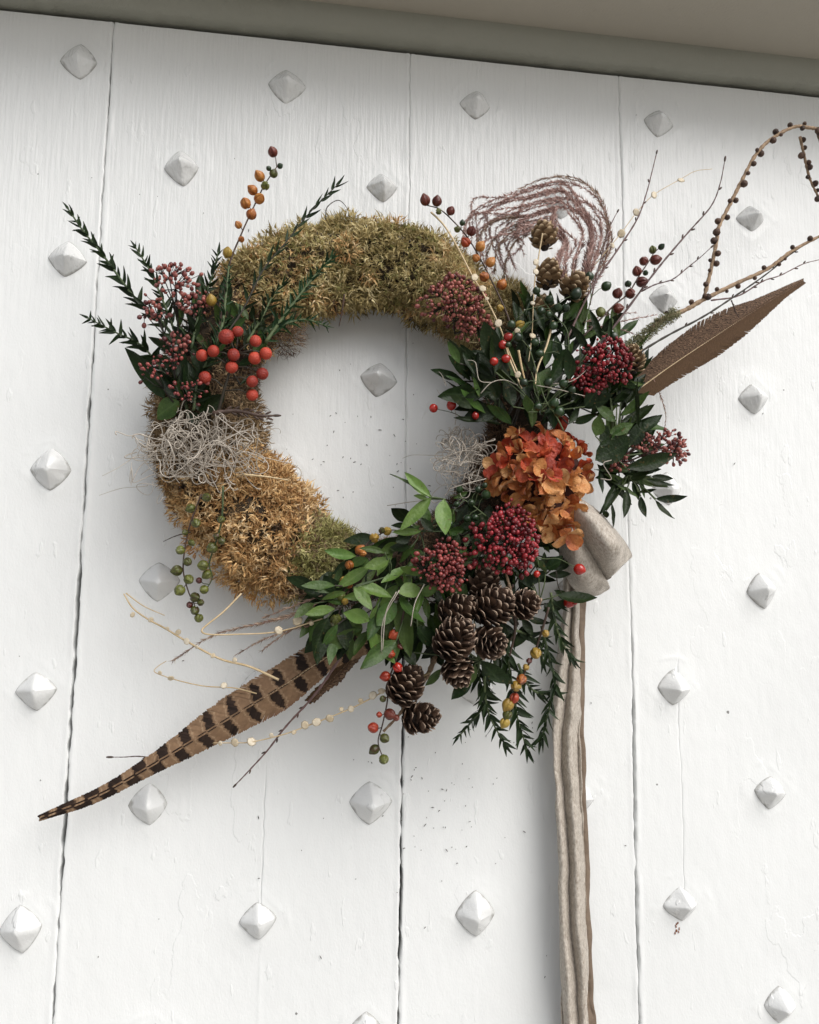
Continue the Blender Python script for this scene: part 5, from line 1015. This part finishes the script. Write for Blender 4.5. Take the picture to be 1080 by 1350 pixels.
leafset('dark and grey green leaves rising between the green berries', R5, (430, 350), [((255, 160), (240, 15), 26, Dk), ((265, 200), (275, 40), 22, Dk), ((412, 275), (468, 178), 18, Md), ((385, 350), (400, 285), 15, Md), ((615, 125), (555, 15), 10, Dk), ((660, 80), (625, -40), 9, Dk), ((690, 95), (700, 0), 6, Dk), ((500, 170), (490, 60), 14, Dk), ((540, 230), (560, 120), 16, Dk), ((470, 240), (520, 120), 18, Dk), ((400, 200), (395, 100), 10, Dk), ((600, 330), (660, 250), 20, Dk), ((560, 310), (590, 220), 18, Dk), ((330, 330), (300, 220), 20, Dk)], .142, 'lance', group='willowy dark leaf sprays')
leafset('dark leaf lying across the top of the ribbon tail', R8, (760, 260), [((850, 232), (1028, 283), 19, Dk), ((790, 110), (880, 60), 16, Dk), ((740, 60), (800, 130), 18, Dk), ((700, 170), (790, 130), 14, Dk), ((690, 110), (700, 200), 16, Dk)], .135, group='willowy dark leaf sprays')
leafset('dark leaves hanging under the brown cones', R8, (480, 540), [((485, 545), (602, 675), 20, Dk), ((440, 640), (330, 708), 17, Dk), ((290, 585), (215, 665), 13, Md), ((455, 560), (430, 670), 13, Md), ((410, 180), (330, 265), 22, Md), ((150, 350), (140, 470), 10, Dk), ((190, 400), (265, 490), 22, Dk), ((120, 500), (180, 560), 16, Dk)], .125, group='willowy dark leaf sprays')
# hanging spiky sprigs at the bottom right
g3 = 'dark spiky sprigs hanging at the bottom right'
def hang(label, pts, l0, l1, d0=.115, d1=.085, sp=9.5, st=.1): leafy('evergreen_sprig', label, 'sprig', dpath(R8, pts, d0, d1), sp, l0*1.2, l1*1.25, .26, 'needle_dark', ang=36, r0=1.9, start=st, group=g3, flat=.2)
hang('hanging spiky sprig ending farthest left', [(470, 500), (475, 620), (500, 740), (450, 820), (372, 910)], 21, 10)
hang('hanging spiky sprig second from the left', [(500, 620), (505, 720), (530, 820), (600, 945)], 21, 13)
hang('hanging spiky sprig with the lowest tip', [(610, 420), (615, 560), (640, 700), (660, 830), (705, 972)], 22, 15)
hang('hanging spiky sprig beside the ribbon tail', [(770, 380), (810, 540), (835, 650), (805, 780), (765, 930)], 23, 14)
hang('spiky sprig crossing in front of the ribbon tail', [(815, 220), (830, 330), (860, 440), (922, 542)], 20, 12, .13, .12)
hang('short spiky sprig behind the yellow capsules', [(660, 560), (700, 650), (760, 700), (850, 700)], 20, 12)
hang('short spiky sprig under the ragged cone at the right', [(650, 400), (700, 420), (760, 460), (780, 560)], 18, 12)
hang('spiky sprig slanting left below the ragged cones', [(650, 400), (600, 480), (560, 560), (520, 640)], 18, 13, .12, .10)
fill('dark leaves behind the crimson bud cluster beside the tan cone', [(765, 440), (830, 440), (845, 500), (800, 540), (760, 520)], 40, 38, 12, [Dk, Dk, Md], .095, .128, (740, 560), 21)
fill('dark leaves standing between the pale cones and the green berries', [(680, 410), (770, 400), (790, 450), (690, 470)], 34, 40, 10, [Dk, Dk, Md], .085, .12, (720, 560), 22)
# fine loose tendrils
r_ = np.random.default_rng(77); base = np.array(at(600, 560, .12)); lo = thing('tendril_wisps', 'few stray pale tendrils curling over the dark leaves by the hydrangea', 'tendrils', base)
for pts in [[(*R5(30, 195), .10), (*R5(60, 205), .11), (*R5(80, 250), .12)], [(*R5(160, 155), .14), (*R5(190, 165), .145), (*R5(205, 230), .145), (*R5(250, 240), .14)], [(*R5(210, 280), .14), (*R5(250, 240), .145), (*R5(300, 230), .145), (*R5(350, 250), .14)], [(*R5(660, 600), .15), (*R5(700, 600), .15), (*R5(670, 545), .155), (*R5(700, 530), .155)], [(*R5(90, 640), .14), (*R5(150, 620), .145), (*R5(230, 600), .14)], [(*R7(460, 218), .10), (*R7(540, 205), .12), (*R7(620, 195), .14)], [(*R7(500, 590), .16), (*R7(455, 680), .16), (*R7(440, 840), .155)], [(*R7(310, 305), .09), (*R7(345, 330), .09), (*R7(358, 375), .09)],
            [(*R8(150, 380), .16), (*R8(170, 270), .16), (*R8(215, 180), .16)], [(*R8(10, 500), .15), (*R8(20, 350), .155), (*R8(95, 210), .16)], [(*R5(420, 250), .15), (*R5(500, 265), .155), (*R5(600, 290), .15)], [(*R5(640, 160), .15), (*R5(560, 230), .155), (*R5(480, 245), .15)]]:
    mbt = MB(); mbt.tube(curve(pts, 8), .6*S, 4); part('wisp', mbt.mesh('wisp', base), M['lichen'], lo)
